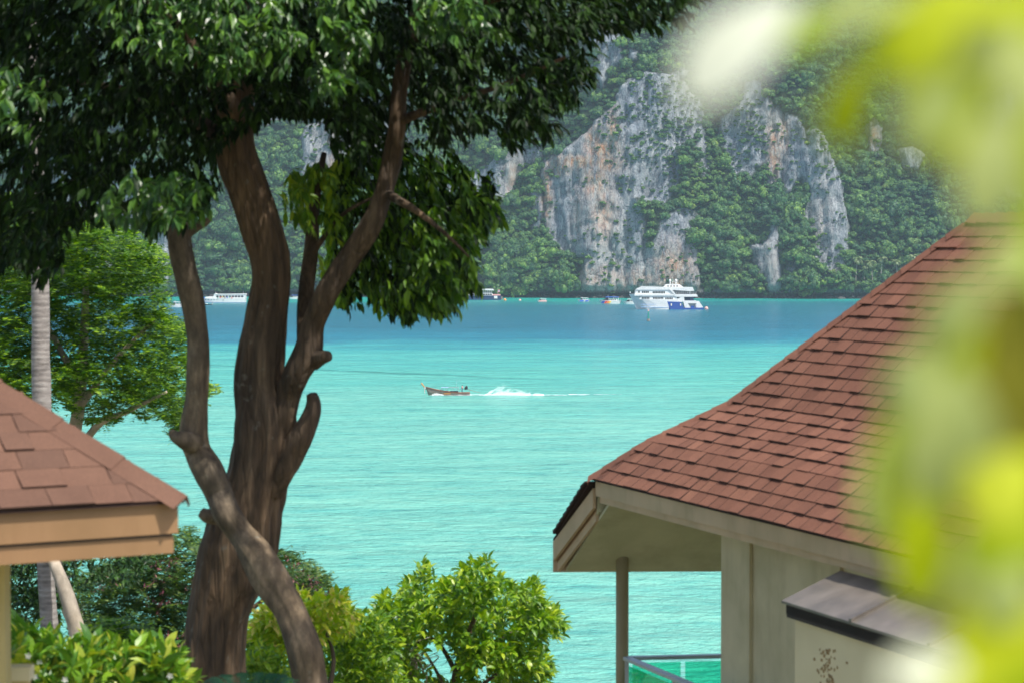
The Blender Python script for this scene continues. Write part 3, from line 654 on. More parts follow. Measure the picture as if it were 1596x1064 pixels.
bo = gn_scatter('shore_boulders', np.stack([bx, by, bz], -1), np.stack([bs*1.3, bs, bs*.8], -1), RNG.uniform(0, 6, (nb, 3))*np.array([.1, .1, 1]), RNG.randint(0, 4, nb), RNG.rand(nb), bsrc)
tag(bo, 'dark tumbled boulders along the island waterline', 'boulders', kind='stuff')

# palms
def palm_parts(parent, H, r0, fr, nf, lean, mat_leaf, mat_bark, nleaf=26, seed=0, lw=0.045):
    rng = np.random.RandomState(seed); mb = MB(); p = np.array([0., 0, 0])
    n = 12; pts = [np.array([lean*(t/n)**1.6, 0, H*t/n]) for t in range(n+1)]
    for a in range(n): mb.tube(pts[a], pts[a+1], r0*(1-.35*a/n), r0*(1-.35*(a+1)/n), 10)
    mb.build('trunk', mat_bark, parent, smooth=True)
    top = pts[-1]
    for k in range(nf):
        az = 6.283*k/nf + rng.uniform(-.2, .2); el = rng.uniform(-.5, 1.25); h = np.array([math.cos(az), math.sin(az), 0]); s = []
        c = top.copy(); e = el
        for i in range(11):
            s.append(c.copy()); c = c + fr/10*(h*math.cos(e)+np.array([0, 0, math.sin(e)])); e -= 0.19 + .03*rng.rand()
        s = np.array(s); tt = np.linspace(.12, 1, nleaf); P0 = np.stack([np.interp(tt*10, range(11), s[:, a]) for a in range(3)], 1)
        tan = unit(np.gradient(P0, axis=0)); side = unit(np.cross(tan, [0, 0, 1])); V = []; Fc = []
        off = 0
        for sg in (-1, 1):
            d = unit(side*sg*.85+tan*.5-np.array([0, 0, .35])); L = fr*.24*np.sin(np.clip(tt*2.6+.35, 0, 3.0))+.02*fr
            v, f = fold_quad(P0, d, unit(np.cross(d, tan)*sg+[0, 0, .3]), L, np.full(len(tt), fr*lw)); V.append(v); Fc.append(f+off); off += len(v)
        mk('frond', np.concatenate(V) + ORG.get(parent.name, np.zeros(3)), [np.concatenate(Fc)], mat_leaf, parent)
for k, (x, y, s) in enumerate([(1334, 404, 1.05), (1360, 410, 1.0), (1373, 404, .95), (1399, 408, .9), (1347, 416, .6), (1425, 400, .9)]):
    jj = int(np.argmin(np.abs(xs-(x-CX)/F*1480))); d = shore[jj]+2; b = P(x, y, d); hz = 13*s
    names = ['tall coconut palm nearest the right foot of the grey spire', 'coconut palm left of a close pair above the shore trees', 'slimmer coconut palm right of a close pair above the shore trees', 'coconut palm just above the edge of the red roof', 'short coconut palm between the tall palm and the pair', 'coconut palm behind the red roof hip']
    t = root('coconut_palm', (b[0], d, b[2]-hz), names[k], 'palm tree', 'coconut palms at the foot of the island', local=True)
    palm_parts(t, hz, .28, 4.6*s, 19, 1.0*(-1)**k, M['palm_leaf'], M['palm_bark'], nleaf=20, seed=k, lw=.10)

# ------------------------------------------------------------------ boats
def hull_loft(name, parent, st, mat, z0=-0.3, n=9, smooth=True):
    """st: list of (x, half beam at deck, z deck, half beam at waterline, x shift of keel); bow first. U-section hull with a flat deck"""
    V = []; q = []; k = 8
    for (x, bd, zd, bw, xs_) in st:
        for i in range(k+1):
            a = i/k*2-1; s = 1 if a >= 0 else -1; a = abs(a)
            if a > .5: t = (a-.5)*2; y = bw+(bd-bw)*t; z = z0*0+0.0+(zd)*t; xx = x + xs_*(1-t)
            else: t = a*2; y = bw*t; z = z0; xx = x+xs_
            V.append((xx, s*y, z if a > .5 else z0*(1-.0*t)))
    m = len(st)
    for j in range(m-1):
        for i in range(k): q.append((j*(k+1)+i, j*(k+1)+i+1, (j+1)*(k+1)+i+1, (j+1)*(k+1)+i))
        q.append((j*(k+1)+k, j*(k+1), (j+1)*(k+1), (j+1)*(k+1)+k))      # deck
    mb = MB(); mb.add(V, q); mb.add(V[-(k+1):], [tuple(range(k, -1, -1))]); mb.add(V[:k+1], [tuple(range(k+1))])
    return mb.build(name, mat, parent)

def dist_at(y): return CAMH*F/(y-HOR)*1.0
def wpos(px, yw):
    d = dist_at(yw); p = P(px, yw, d); return np.array([p[0], p[1], 0.0]), d

# --- the white yacht; profile in metres, bow at x=0, side view towards the camera
S = 0.0309
def yz(cx, cy): return ((cx-215)*S, (660-cy)*S)
p0, d0 = wpos(979, 482.0)
# crop pixel -> photo px: 10.64 ; metres per photo px at d0
sc = (d0/F)/(10.64*S)
yt = root('white_yacht', (P(960+215/10.64, 482, d0)[0], d0, -0.15), 'large white three-deck cruise yacht with a navy blue stern quarter', 'yacht', local=True)
yt.scale = (sc, sc, sc)
B = 4.0
hull_loft('hull', yt, [(0.0, .15, 8.0, .02, 4.2), (1.2, 1.2, 7.95, .1, 4.0), (3.0, 2.3, 7.9, .5, 3.0), (5.6, 3.2, 7.8, 1.3, 1.2), (6.0, 3.3, 5.5, 1.5, 1.0), (9.0, 3.8, 5.3, 3.0, 0), (14, B, 5.3, 3.7, 0), (20.2, B, 5.2, 3.9, 0)], M['white'])
mb = MB(); mb.prism([(19.35, 4.2), (26.4, 3.95), (27.9, .95), (38.0, .95), (38.0, -.3), (21.0, -.3)], -B-.03, B+.03); mb.build('blue_quarter', M['navy'], yt)
mb = MB(); mb.prism([(19.4, 5.2), (24, 5.2), (26.6, 4.0), (26.4, 3.96), (19.35, 4.21)], -B, B); mb.build('rail_band', M['white'], yt)
mb = MB(); mb.prism([(5.9, 1.5), (20.3, 1.2), (20.4, 1.0), (5.95, 1.25)], -B-.02, -B+.3) ; mb.build('hull_stripe', M['ltblue'], yt)
mb = MB(); mb.prism([(4.9, 5.2), (6.4, 7.3), (23.6, 7.3), (25, 5.2)], -3.5, 3.5); lc = mb.build('lower_deck_cabin', M['white'], yt)
mb = MB(); mb.prism([(2.6, 7.1), (2.7, 7.9), (25.0, 7.9), (34.6, 7.8), (35.0, 6.6), (24, 6.5), (23, 7.1)], -3.9, 3.9); mb.build('second_deck', M['white'], yt)
mb = MB(); mb.prism([(2.8, 7.8), (3.4, 10.2), (20.4, 10.2), (22.6, 7.8)], -3.4, 3.4); uc = mb.build('upper_deck_cabin', M['white'], yt)
mb = MB(); mb.prism([(20.4, 10.3), (22.8, 7.8), (23.8, 7.8), (21.8, 10.3)], -3.95, -3.3).prism([(20.4, 10.3), (22.8, 7.8), (23.8, 7.8), (21.8, 10.3)], 3.3, 3.95); mb.build('slanted_pillar', M['white'], yt)
mb = MB(); mb.prism([(3.6, 10.1), (4.0, 10.6), (6.5, 11.7), (17, 11.5), (32.4, 11.4), (33.2, 9.6), (31, 9.4), (22, 10.1)], -3.7, 3.7); mb.build('roof_deck', M['white'], yt)
mb = MB(); mb.prism([(17.6, 11.4), (18.8, 12.9), (25.8, 12.9), (28.0, 11.3)], -2.2, 2.2); wh = mb.build('wheelhouse', M['white'], yt)
mb = MB(); mb.box((22, -2.6, 7.8), (31.5, 2.6, 9.8)); asal = mb.build('aft_saloon', M['grey'], yt)
mb = MB(); mb.box((27.7, -3.0, 4.0), (33, 3.0, 6.6)); lsal = mb.build('lower_saloon', M['dkblue'], yt)
mb = MB(); mb.prism([(24.3, 5.2), (26.6, 6.6), (28, 6.6), (28.3, 3.9), (26.4, 3.9)], -3.8, 3.8); mb.build('stair_bulkhead', M['white'], yt)
mb = MB(); mb.prism([(27.4, 4.6), (34.3, 4.6), (34.6, 3.2), (30, 3.2), (31.3, .96), (28.4, .96)], -3.95, 3.95); mb.build('stern_bulwark', M['white'], yt)
mb = MB()
for s in (-1, 1): mb.prism([(34.0, 3.4), (35.6, 4.4), (37.8, 1.2), (36.4, 1.0), (34.6, 1.0)], s*3.3-.35, s*3.3+.35)
mb.build('stern_wing', M['white'], yt)
mb = MB(); mb.box((30.6, -2.8, 1.0), (34.0, 2.8, 3.1)); mb.build('stern_lounge', M['grey'], yt)
mb = MB(); mb.box((31.6, -3.1, 1.0), (33.2, -2.7, 1.9)); mb.build('tender_cover', M['blue'], yt)
def windows(x0, x1, n, z0, z1, y, parent, skew=0.0, mat=None, name='window', wf=.74):
    step = (x1-x0)/n; me = None
    for i in range(n):
        a = x0+step*i; b = a+step*wf
        if me is None:
            m_ = MB(); m_.prism([(0, 0), (step*wf, 0), (step*wf-skew, z1-z0), (-skew, z1-z0)], -.05, .10)
            o = m_.build(name, mat or M['winglass'], parent); me = o.data
        else: o = link(name, me, parent)
        o.location = (a, y, z0)
windows(6.4, 10.5, 5, 5.45, 6.5, -3.52, lc); windows(12.2, 17.6, 7, 5.45, 6.4, -3.52, lc); windows(18.4, 22.4, 5, 5.3, 6.2, -3.52, lc)
windows(6.5, 10.2, 4, 8.5, 9.5, -3.42, uc); windows(12.0, 18.4, 8, 8.3, 9.35, -3.42, uc); windows(22.2, 30.8, 9, 8.0, 9.3, -2.62, asal, wf=.8)
windows(4.6, 5.6, 1, 8.6, 9.6, -3.42, uc); windows(28.2, 31.2, 4, 4.9, 6.2, -3.02, lsal)
windows(19.6, 25.8, 4, 11.6, 12.4, -2.22, wh, wf=.35)
windows(21.2, 22.0, 1, 2.0, 3.2, -B-.05, yt, mat=M['cream'], name='porthole'); windows(25.9, 26.7, 1, 2.0, 3.2, -B-.05, yt, mat=M['cream'], name='porthole')
windows(6.2, 16.2, 13, 2.45, 2.95, -B-.01+.25, yt, mat=M['ltblue'], name='hull_mark', wf=.35)
mb = MB()
for i in range(12): mb.tube((23+i, -3.6, 7.8), (23+i, -3.6, 8.9), .05, k=4)
mb.tube((23, -3.6, 8.9), (34.4, -3.6, 8.9), .06, k=4)
for i in range(6): mb.tube((5+2*i, -3.3, 11.5), (5+2*i, -3.3, 12.1), .04, k=4)
mb.tube((5, -3.3, 12.1), (16, -3.3, 12.0), .05, k=4); mb.build('railing', M['white'], yt)
for i, x in enumerate((21.1, 24.1)):
    mb = MB(); mb.tube((x, 0, 12.8), (x, 0, 14.2), .35, .25).ball((x, 0, 14.8), .62, .8); mb.build('radar_dome', M['white'], yt, smooth=True)
mb = MB(); mb.tube((22.5, 0, 12.8), (22.5, 0, 17), .16, .05).tube((21.6, 0, 14.4), (23.6, 0, 14.4), .09).tube((25, .5, 12.8), (25, .5, 15.3), .05); mb.build('mast', M['white'], yt)
mb = MB(); mb.ball((.6, 0, 8.7), .35); mb.build('bow_lamp', M['white'], yt)

def pass_ferry(name, label, px0, px1, yw, lbl_group, hullmat, dark):
    d = dist_at(yw); L = 30.0; wdt = (px1-px0)*d/F; s = wdt/L
    t = root(name, (P(px0, yw, d)[0], d, -0.1), label, 'ferry', local=True); t.scale = (s, s, s)
    hull_loft('hull', t, [(0, .1, 3.1, .02, 1.6), (1.5, 1.3, 2.95, .3, 1.0), (4, 2.4, 2.75, 1.6, .3), (9, 3.1, 2.6, 2.7, 0), (20, 3.2, 2.5, 3.0, 0), (29.0, 3.0, 2.5, 2.9, 0)], hullmat)
    if dark:
        mb = MB(); mb.prism([(2.5, 2.6), (7.0, 4.4), (9.4, 4.7), (10.2, 5.9), (12, 5.9), (12, 2.6)], -2.5, 2.5); fc = mb.build('front_cabin', M['white'], t)
        windows(6.0, 9.0, 3, 3.2, 3.7, -2.52, fc)
        windows(9.8, 11.2, 2, 4.6, 5.4, -2.52, fc)
        mb = MB(); mb.box((12, -2.6, 2.5), (24.4, 2.6, 3.6)); fc = mb.build('lower_cabin', M['white'], t)
        windows(12.3, 24.2, 10, 2.75, 3.4, -2.62, fc, wf=.8)
        mb = MB(); mb.box((12.5, -2.2, 3.6), (24, 2.2, 3.7))
        for i in range(11): mb.box((12.4+i*1.15, -2.65, 3.6), (12.55+i*1.15, -2.5, 5.3))
        mb.build('upper_rail', M['white'], t)
        mb = MB(); mb.box((12.6, -1.6, 3.7), (23.8, 1.6, 4.5)); mb.build('bench_rows', M['grey'], t)
        mb = MB(); mb.prism([(10.0, 5.3), (11, 6.0), (24.6, 6.0), (25.2, 5.2)], -2.9, 2.9); mb.build('canopy', M['white'], t)
        mb = MB(); mb.box((24.4, -2.4, 2.5), (28.6, 2.4, 3.1)); mb.build('aft_deck', M['pink'], t)
        mb = MB(); mb.box((25.2, -2.7, .9), (27.0, -2.95, 2.3)); mb.box((25.2, -3.15, .9), (27.0, -2.9, 2.3)); mb.build('white_panel', M['white'], t)
        mb = MB(); mb.tube((27.2, 0, 2.6), (27.2, 0, 5.4), .06); mb.build('flagpole', M['white'], t)
        for i, (z, m_) in enumerate(((4.2, 'red'), (4.45, 'white'), (4.7, 'blue'), (5.1, 'white'), (5.3, 'red'))):
            mb = MB(); mb.box((27.25, -.03, z), (28.3, .03, z+.22)); mb.build('flag_stripe', M[m_], t)
        mb = MB(); mb.box((28.0, -1.2, .3), (29.8, 1.2, 1.9)); mb.build('stern_platform', M['greywood'], t)
    else:
        mb = MB(); mb.prism([(4.5, 2.6), (5.2, 3.5), (9, 3.7), (9, 2.6)], -2.4, 2.4); mb.build('foredeck_house', M['white'], t)
        mb = MB(); mb.prism([(9.0, 2.6), (10.3, 4.9), (29.0, 4.9), (29.2, 2.6)], -2.7, 2.7); fc = mb.build('cabin', M['white'], t)
        windows(11.6, 28.2, 9, 3.3, 4.3, -2.72, fc, wf=.72)
        mb = MB(); mb.prism([(9.8, 4.9), (11.0, 5.6), (12, 5.2), (29.2, 5.4), (29.4, 4.9)], -2.9, 2.9); mb.build('roof', M['white'], t)
        windows(5.0, 13.5, 5, 1.7, 2.1, -3.02, t, wf=.22, name='porthole')
        mb = MB(); mb.box((15.5, -3.25, 1.0), (15.9, -3.1, 2.3)); mb.build('side_door', M['grey'], t)
        mb = MB(); mb.prism([(0.6, .6), (.9, 2.7), (2.6, 2.75), (2.9, .8)], -1.95, -.7); mb.build('bow_emblem', M['orange'], t)
        mb = MB(); mb.box((2.8, -1.8, 2.6), (4.6, 0, 3.3)); mb.build('blue_locker', M['blue'], t)
        for i in range(7):
            mb = MB(); x = 12.5+i*1.4; mb.ball((x, -2.95, 2.85+.3*(i % 3)), .38, .45, 6, 4); mb.build('passenger_bundle', M[('teal', 'red', 'yellow', 'greywood', 'blue')[i % 5]], t)
        mb = MB(); mb.tube((10.9, 0, 5.4), (10.9, 0, 6.5), .06).tube((27.5, 0, 5.2), (27.5, 0, 6.6), .05); mb.build('mast', M['white'], t)
    mb = MB(); mb.prism([(1.3, .25), (29.0, .25), (29.0, 0), (1.6, 0)], -3.12, 3.12); mb.build('boot_stripe', M['navy'] if not dark else M['dkblue'], t)
    return t
pass_ferry('passenger_ferry', 'dark-hulled passenger ferry with a white canopy and a flag at the stern', 697, 784, 467.6, None, M['dkblue'], True)
pass_ferry('passenger_ferry', 'white passenger ferry with an orange bow seen between the tree trunks', 308, 386, 471.6, None, M['white'], False)

def speedboat(label, px0, px1, yw, hullmat, canopy, stripes=None, cabin=True, rz=0.0, group=None):
    d = dist_at(yw); L = 10.0; s = (px1-px0)*d/F/L/max(.4, math.cos(rz))
    t = root('speedboat', (P(px0, yw, d)[0], d, -0.05), label, 'speedboat', group, rz=rz, local=True); t.scale = (s, s, s)
    hull_loft('hull', t, [(0, .05, 1.9, .02, 1.5), (.8, .7, 1.8, .1, 1.0), (2.2, 1.2, 1.65, .8, .3), (5, 1.5, 1.45, 1.3, 0), (9.4, 1.45, 1.3, 1.3, 0)], hullmat)
    mb = MB(); mb.prism([(1.8, 1.6), (3.6, 2.7), (4.4, 2.75), (4.6, 1.4)], -1.1, 1.1); mb.build('windscreen', M['winglass'], t)
    mb = MB()
    for x in (4.4, 6.6, 8.8): mb.box((x, -1.25, 1.3), (x+.12, -1.13, 2.95)); mb.box((x, 1.13, 1.3), (x+.12, 1.25, 2.95))
    mb.build('canopy_post', M['white'], t)
    mb = MB(); mb.prism([(2.9, 2.9), (3.6, 3.2), (8.8, 3.15), (9.1, 2.9)], -1.35, 1.35); mb.build('canopy', canopy, t)
    if cabin:
        mb = MB(); mb.prism([(3.6, 1.4), (4.0, 2.3), (8.2, 2.2), (8.5, 1.3)], -1.05, 1.05); fc = mb.build('cabin', M['white'], t)
        windows(4.3, 8.0, 4, 1.7, 2.1, -1.07, fc)
    if stripes:
        for (a, b, mname) in stripes:
            mb = MB(); mb.prism([(a, .25), (b, .25), (b+.7, 1.3), (a+.7, 1.3)], -1.56, -1.42); mb.build('hull_stripe', M[mname], t)
    for y in (-.5, .5):
        mb = MB(); mb.box((9.4, y-.2, .5), (9.85, y+.2, 1.75)).box((9.5, y-.07, -.4), (9.7, y+.07, .5)); mb.build('outboard_motor', M['grey'], t, bevel=.05)
    mb = MB(); mb.tube((4.2, 0, 3.15), (4.2, 0, 4.1), .05); mb.build('mast', M['white'], t)
    return t
speedboat('small white speedboat with a pale red waterline, nearest the dark-hulled ferry', 836.5, 853, 470.4, M['white'], M['white'], [(1.5, 9, 'pink')], group=None)
speedboat('small white speedboat with blue trim between two other speedboats', 899, 919, 470.3, M['white'], M['white'], [(2, 5, 'blue'), (6.2, 8.8, 'blue')])
speedboat('speedboat with a yellow, red and navy striped hull beside the yacht', 933, 968, 473.6, M['white'], M['blue'], [(.9, 2.2, 'navy'), (2.3, 3.3, 'red'), (3.4, 4.2, 'orange'), (4.3, 5.0, 'yellow')])
speedboat('white cabin boat half hidden behind the bow of the yacht', 970, 995, 473.9, M['white'], M['white'])
speedboat('small boat with a blue canopy seen between the main trunk and the right limb', 448, 468, 466.2, M['white'], M['blue'])
speedboat('low white boat seen between the left limb and the leafy tree', 262, 288, 478.5, M['white'], M['white'])
speedboat('blue-topped boat right beside the white ferry bow', 299, 316, 470.2, M['white'], M['blue'])

# longtail boats
def person_mesh(name, parent, mat_skin, loc, h=1.7, shirt=None, trousers=None, lean=.1):
    me = bpy.data.meshes.new(name); k = h/1.75
    v = [(0, 0, .95), (.02, 0, 1.2), (.05, 0, 1.42), (.07, 0, 1.52), (.09, 0, 1.66), (0, .1, .92), (.03, .13, .5), (0, .14, .07), (.12, .14, .03), (0, -.1, .92), (-.05, -.13, .5), (-.02, -.14, .07), (.1, -.14, .03),
         (.05, .2, 1.4), (.12, .25, 1.12), (.34, .2, 1.05), (.05, -.2, 1.4), (.02, -.27, 1.12), (.2, -.24, .95), (.12, 0, 1.6)]
    e = [(0, 1), (1, 2), (2, 3), (3, 4), (0, 5), (5, 6), (6, 7), (7, 8), (0, 9), (9, 10), (10, 11), (11, 12), (2, 13), (13, 14), (14, 15), (2, 16), (16, 17), (17, 18), (4, 19)]
    rr = [.15, .13, .15, .06, .10, .1, .075, .05, .04, .1, .075, .05, .04, .065, .05, .035, .065, .05, .035, .08]
    me.from_pydata([(a*k, b*k, c*k) for a, b, c in v], e, []); me.materials.append(mat_skin)
    o = link(name, me, parent); o.location = loc
    md = o.modifiers.new('skin', 'SKIN')
    for i, r in enumerate(rr): me.skin_vertices[0].data[i].radius = (r*k, r*k)
    me.skin_vertices[0].data[0].use_root = True
    o.modifiers.new('sub', 'SUBSURF').levels = 1
    if shirt:
        mb = MB(); mb.tube((0, 0, .88*k), (.06, 0, 1.45*k), .185*k, .19*k, 10).tube((.05, .18*k, 1.42*k), (.12, .25*k, 1.12*k), .09*k, .075*k).tube((.05, -.18*k, 1.42*k), (.02, -.27*k, 1.12*k), .09*k, .075*k); mb.build('shirt', shirt, o, smooth=True)
        mb = MB(); mb.tube((0, .09*k, .95*k), (0, .14*k, .15*k), .12*k, .08*k, 8).tube((0, -.09*k, .95*k), (-.03, -.14*k, .15*k), .12*k, .08*k, 8); mb.build('trousers', trousers, o, smooth=True)
        mb = MB(); mb.ball((.08*k, 0, 1.70*k), .115*k, .10*k, 8, 5); mb.build('hair', M['black'], o, smooth=True)
    return o
dl = dist_at(615.6); lt = root('longtail_boat', (P(662.5, 615.6, dl)[0], dl, 0.0), 'brown wooden longtail boat under way on the turquoise water', 'longtail boat', local=True)
K = 0.01427*dl/F*9.975/0.01427/ (0.01427*9.975) if False else 1.0
def L_(cx, cy): return ((cx-240)*.01427, (358-cy)*.01427)
V = []; q = []; ns = 18
for i in range(ns):
    t = i/(ns-1); x = .1 + 9.9*t
    bd = 0.85*math.sin(min(1, t*2.2+.04)*math.pi/2)**.8 * (1-.25*max(0, t-.75)*4*.6); zt = 1.32*(1-t)**2.2+.62+.30*max(0, t-.8)*1.5
    kx = .65*max(0, 1-t*5)
    for (yy, zz) in ((-1, 1), (-.85, .45), (-.5, .0), (0, -.12), (.5, .0), (.85, .45), (1, 1)):
        V.append((x+kx*(1-zz)*1.0, yy*bd, zz*zt if zz > 0 else zz))
for i in range(ns-1):
    for j in range(6): q.append((i*7+j, (i+1)*7+j, (i+1)*7+j+1, i*7+j+1))
mb = MB(); mb.add(V, q); mb.add(V[-7:], [tuple(range(7))]); o = mb.build('hull', M['greywood'], lt, smooth=True)
sd = o.modifiers.new('solid', 'SOLIDIFY'); sd.thickness = .05
for s in (-1, 1):
    mb = MB()
    for i in range(ns-1):
        a = np.array(V[i*7+(0 if s < 0 else 6)]); b = np.array(V[(i+1)*7+(0 if s < 0 else 6)])
        mb.beam(a+[0, s*.05, -.07], b+[0, s*.05, -.07], [0, .05, 0], [0, 0, .09])
    mb.build('gunwale', M['boatwood'], lt)
mb = MB(); mb.box((4.2, -.93, .32), (5.7, -.89, .55)); mb.build('side_plate', M['postwood'], lt)
mb = MB(); mb.tube((.25, 0, 1.35), (-.85, 0, 2.75), .12, .17, 8); mb.build('bow_post', M['postwood'], lt, smooth=True)
mb = MB(); mb.tube((.12, 0, 1.5), (-.1, 0, 1.8), .19, .19, 8); mb.build('bow_ribbon', M['white'], lt)
mb = MB(); mb.tube((-.1, -.1, 1.6), (-.06, -.15, .35), .05, .03, 5); mb.build('garland', M['pink'], lt)
mb = MB()
for x in (3.7, 4.9, 6.2, 7.4):
    for y in (-.7, .7): mb.tube((x, y, .6), (x, y, 1.75), .03, k=5)
mb.tube((3.6, -.7, 1.75), (7.5, -.7, 1.75), .035, k=5).tube((3.6, .7, 1.75), (7.5, .7, 1.75), .035, k=5)
mb.tube((7.0, 0, .6), (7.0, 0, 3.25), .025, k=5).tube((7.0, 0, 3.25), (8.4, 0, 3.2), .02, k=5); mb.build('canopy_frame', M['grey'], lt)
mb = MB(); mb.box((3.6, -.72, 1.74), (5.2, .72, 1.8)); mb.build('canopy_roof', M['ltblue'], lt)
mb = MB(); mb.box((3.8, -.6, .7), (5.2, .6, 1.05)).box((5.5, -.6, .65), (7.4, .6, .98)); mb.build('bench', M['black'], lt, bevel=.03)
mb = MB(); mb.box((8.9, -.25, 1.3), (9.5, .25, 1.95)).tube((9.0, -.3, 1.5), (9.0, .3, 1.5), .25).tube((9.3, 0, 1.9), (9.15, .1, 2.15), .12).tube((8.5, 0, 1.35), (9.0, 0, 1.5), .03); mb.build('engine', M['black'], lt, bevel=.04)
mb = MB(); mb.tube((9.4, 0, 1.35), (12.3, 0, .55), .05, .03, 6); mb.build('tail_shaft', M['boatwood'], lt)
person = person_mesh('person', None, M['skin'], (0, 0, 0), 1.65, M['pinkshirt'], M['jeans'])
person.location = (lt.location.x+8.25, lt.location.y, .62)
tag(person, 'person in a pale pink shirt and jeans standing at the longtail engine', 'person')
d2 = dist_at(475.5); l2 = root('longtail_boat', (P(314, 475.5, d2)[0], d2, 0), 'small dark longtail boat floating below the white ferry', 'longtail boat', local=True); l2.scale = (.58, .58, .58)
mb = MB(); mb.add(V, q); mb.build('hull', M['black'], l2, smooth=True)
mb = MB(); mb.tube((9.9, 0, 1.2), (10.8, 0, 2.9), .18, .25, 6); mb.build('bow_post', M['greywood'], l2)
mb = MB(); mb.tube((10.2, -.2, 1.6), (10.2, -.3, .4), .22, .15, 6); mb.build('garland', M['pink'], l2)
mb = MB(); mb.box((2, -.6, .6), (6, .6, 1.5)); mb.build('cargo_cover', M['white'], l2)

# buoys
def buoy(px, yw, label, s, mats, pole=False, group=None):
    d = dist_at(yw); t = root('channel_marker' if pole else 'mooring_buoy', (P(px, yw, d)[0], d, 0), label, 'buoy', group, local=True)
    if pole:
        mb = MB(); mb.tube((0, 0, -.3), (0, 0, .9), .8*s, .7*s, 10); mb.build('float', M[mats[1]], t)
        mb = MB(); mb.tube((0, 0, .9), (0, 0, 3.2*s+.9), .33*s, .28*s, 8); mb.build('post', M[mats[0]], t)
        mb = MB(); mb.ball((0, 0, 3.5*s+.9), .4*s); mb.build('top_mark', M['pink'], t)
    else:
        mb = MB(); mb.ball((0, 0, .2*s), .5*s, .45*s); mb.build('float', M[mats[0]], t, smooth=True)
        mb = MB(); mb.tube((0, 0, .5*s), (0, 0, .8*s), .06*s, k=5); mb.build('eye', M['grey'], t)
    return t
buoy(1010.5, 500.0, 'green channel marker standing in the blue water before the yacht', 1.0, ('teal', 'greywood'), True)
buoy(1101, 482, 'pale orange buoy just behind the stern of the yacht', 2.0, ('pink',))
buoy(787, 468.5, 'small orange buoy at the stern of the dark-hulled ferry', 1.8, ('orange',))
buoy(810.5, 468.8, 'tiny pale buoy between the dark-hulled ferry and a speedboat', 1.5, ('pink',))
buoy(389.5, 467.5, 'yellow buoy beside the main trunk behind the white ferry', 2.0, ('yellow',))

# wake: spray droplets and foam sheets
def foam_mat():
    m, nt, b = newmat('foam_patch'); co = coords(nt, (0.5, 1.1, 1))
    n = N(nt, 'ShaderNodeTexNoise', i_Scale=1.3, i_Detail=7.0, i_Roughness=0.7); nt.links.new(co, n.inputs['Vector'])
    at = N(nt, 'ShaderNodeAttribute', attribute_name='dens')
    f = math_n(nt, 'ADD', n.outputs[0], math_n(nt, 'SUBTRACT', at.outputs['Fac'], 0.62))
    al = ramp(nt, f, [(0.46, (0, 0, 0)), (0.56, (1, 1, 1))])
    b.inputs['Base Color'].default_value = (0.85, 0.92, 0.92, 1); b.inputs['Roughness'].default_value = 0.9
    nt.links.new(al, b.inputs['Alpha']); return m
M['foam_patch'] = foam_mat()
def foam_sheet(name, label, x0, x1, y, w0, w1, d0_, d1_, z=0.06, n=60, parent=None):
    xs2 = np.linspace(x0, x1, n); tt = np.linspace(0, 1, n); ww = w0+(w1-w0)*tt; dd = d0_+(d1_-d0_)*tt
    V = []; D = []
    for k in range(5):
        f = k/4*2-1; V.append(np.stack([xs2, y+f*ww+tt*0, np.full(n, z)+.02*k], 1)); D.append(dd*(1-f*f)*1.0-.15*(abs(f) > .9))
    V = np.stack(V, 1); idx = np.arange(n*5).reshape(n, 5)
    q = np.stack([idx[:-1, :-1], idx[1:, :-1], idx[1:, 1:], idx[:-1, 1:]], -1).reshape(-1, 4)
    o = mk(name, V.reshape(-1, 3), [q], M['foam_patch']); a = o.data.attributes.new('dens', 'FLOAT', 'POINT'); a.data.foreach_set('value', np.stack(D, 1).ravel().astype(np.float32))
    return tag(o, label, 'foam', kind='stuff')
lx = lt.location.x
foam_sheet('wake_foam', 'white foam trail of the longtail running to the right', lx+12.0, lx+36, dl, 1.1, 1.7, .9, .62)
foam_sheet('wake_foam', 'fading end of the foam trail', lx+32, lx+44, dl+1.2, 1.6, 1.9, .75, .55, z=.09)
foam_sheet('wake_foam', 'last faint foam of the longtail trail', lx+46, lx+66, dl+6, 1.6, 1.6, .55, .38, z=.08)
foam_sheet('hull_foam', 'white foam under the side of the longtail', lx+1.2, lx+10.4, dl-1.1, .5, .7, .7, .8, z=.10)
foam_sheet('hull_foam', 'foam just behind the longtail transom', lx+9.6, lx+13.6, dl-.4, .8, 1.0, .8, .6, z=.13)
foam_sheet('drift_foam', 'thin drifting foam line left of the longtail', lx-55, lx-4, dl+14, 1.4, 1.0, .42, .34, z=.07)
n = 70000; u = RNG.rand(n)**1.5; px_ = 13.4 + u*13
top = np.interp(u, [0, .06, .16, .26, .4, .7, 1], [.3, .9, 2.0, 2.7, 1.7, .8, .25]); hz_ = RNG.rand(n)**1.9; zz = top*hz_
yy = RNG.normal(0, .5, n)*(0.4+u)
ok = (fbm(px_*1.1-zz*.9, zz*1.3+px_*.2, yy*1.2, 4) > .36+.20*hz_) & (RNG.rand(n) < .9-.75*hz_)
px_, zz, yy, top = px_[ok], zz[ok], yy[ok], top[ok]; n = len(px_); print('drops', n)
c = np.stack([lx+px_+.25*zz, dl+yy, zz+.05], 1)
s = RNG.uniform(.008, .026, n)
T = np.array([(1, 0, -.7), (-.5, .87, -.7), (-.5, -.87, -.7), (0, 0, 1)]); V4 = (c[:, None, :]+T[None]*s[:, None, None]).reshape(-1, 3); b4 = np.arange(n)[:, None]*4
sp = mk('wake_spray', V4, [np.concatenate([b4+np.array([f]) for f in ((0, 2, 1), (0, 1, 3), (1, 2, 3), (2, 0, 3))])], M['foam']); tag(sp, 'plume of white spray thrown up behind the longtail propeller', 'spray', kind='stuff')
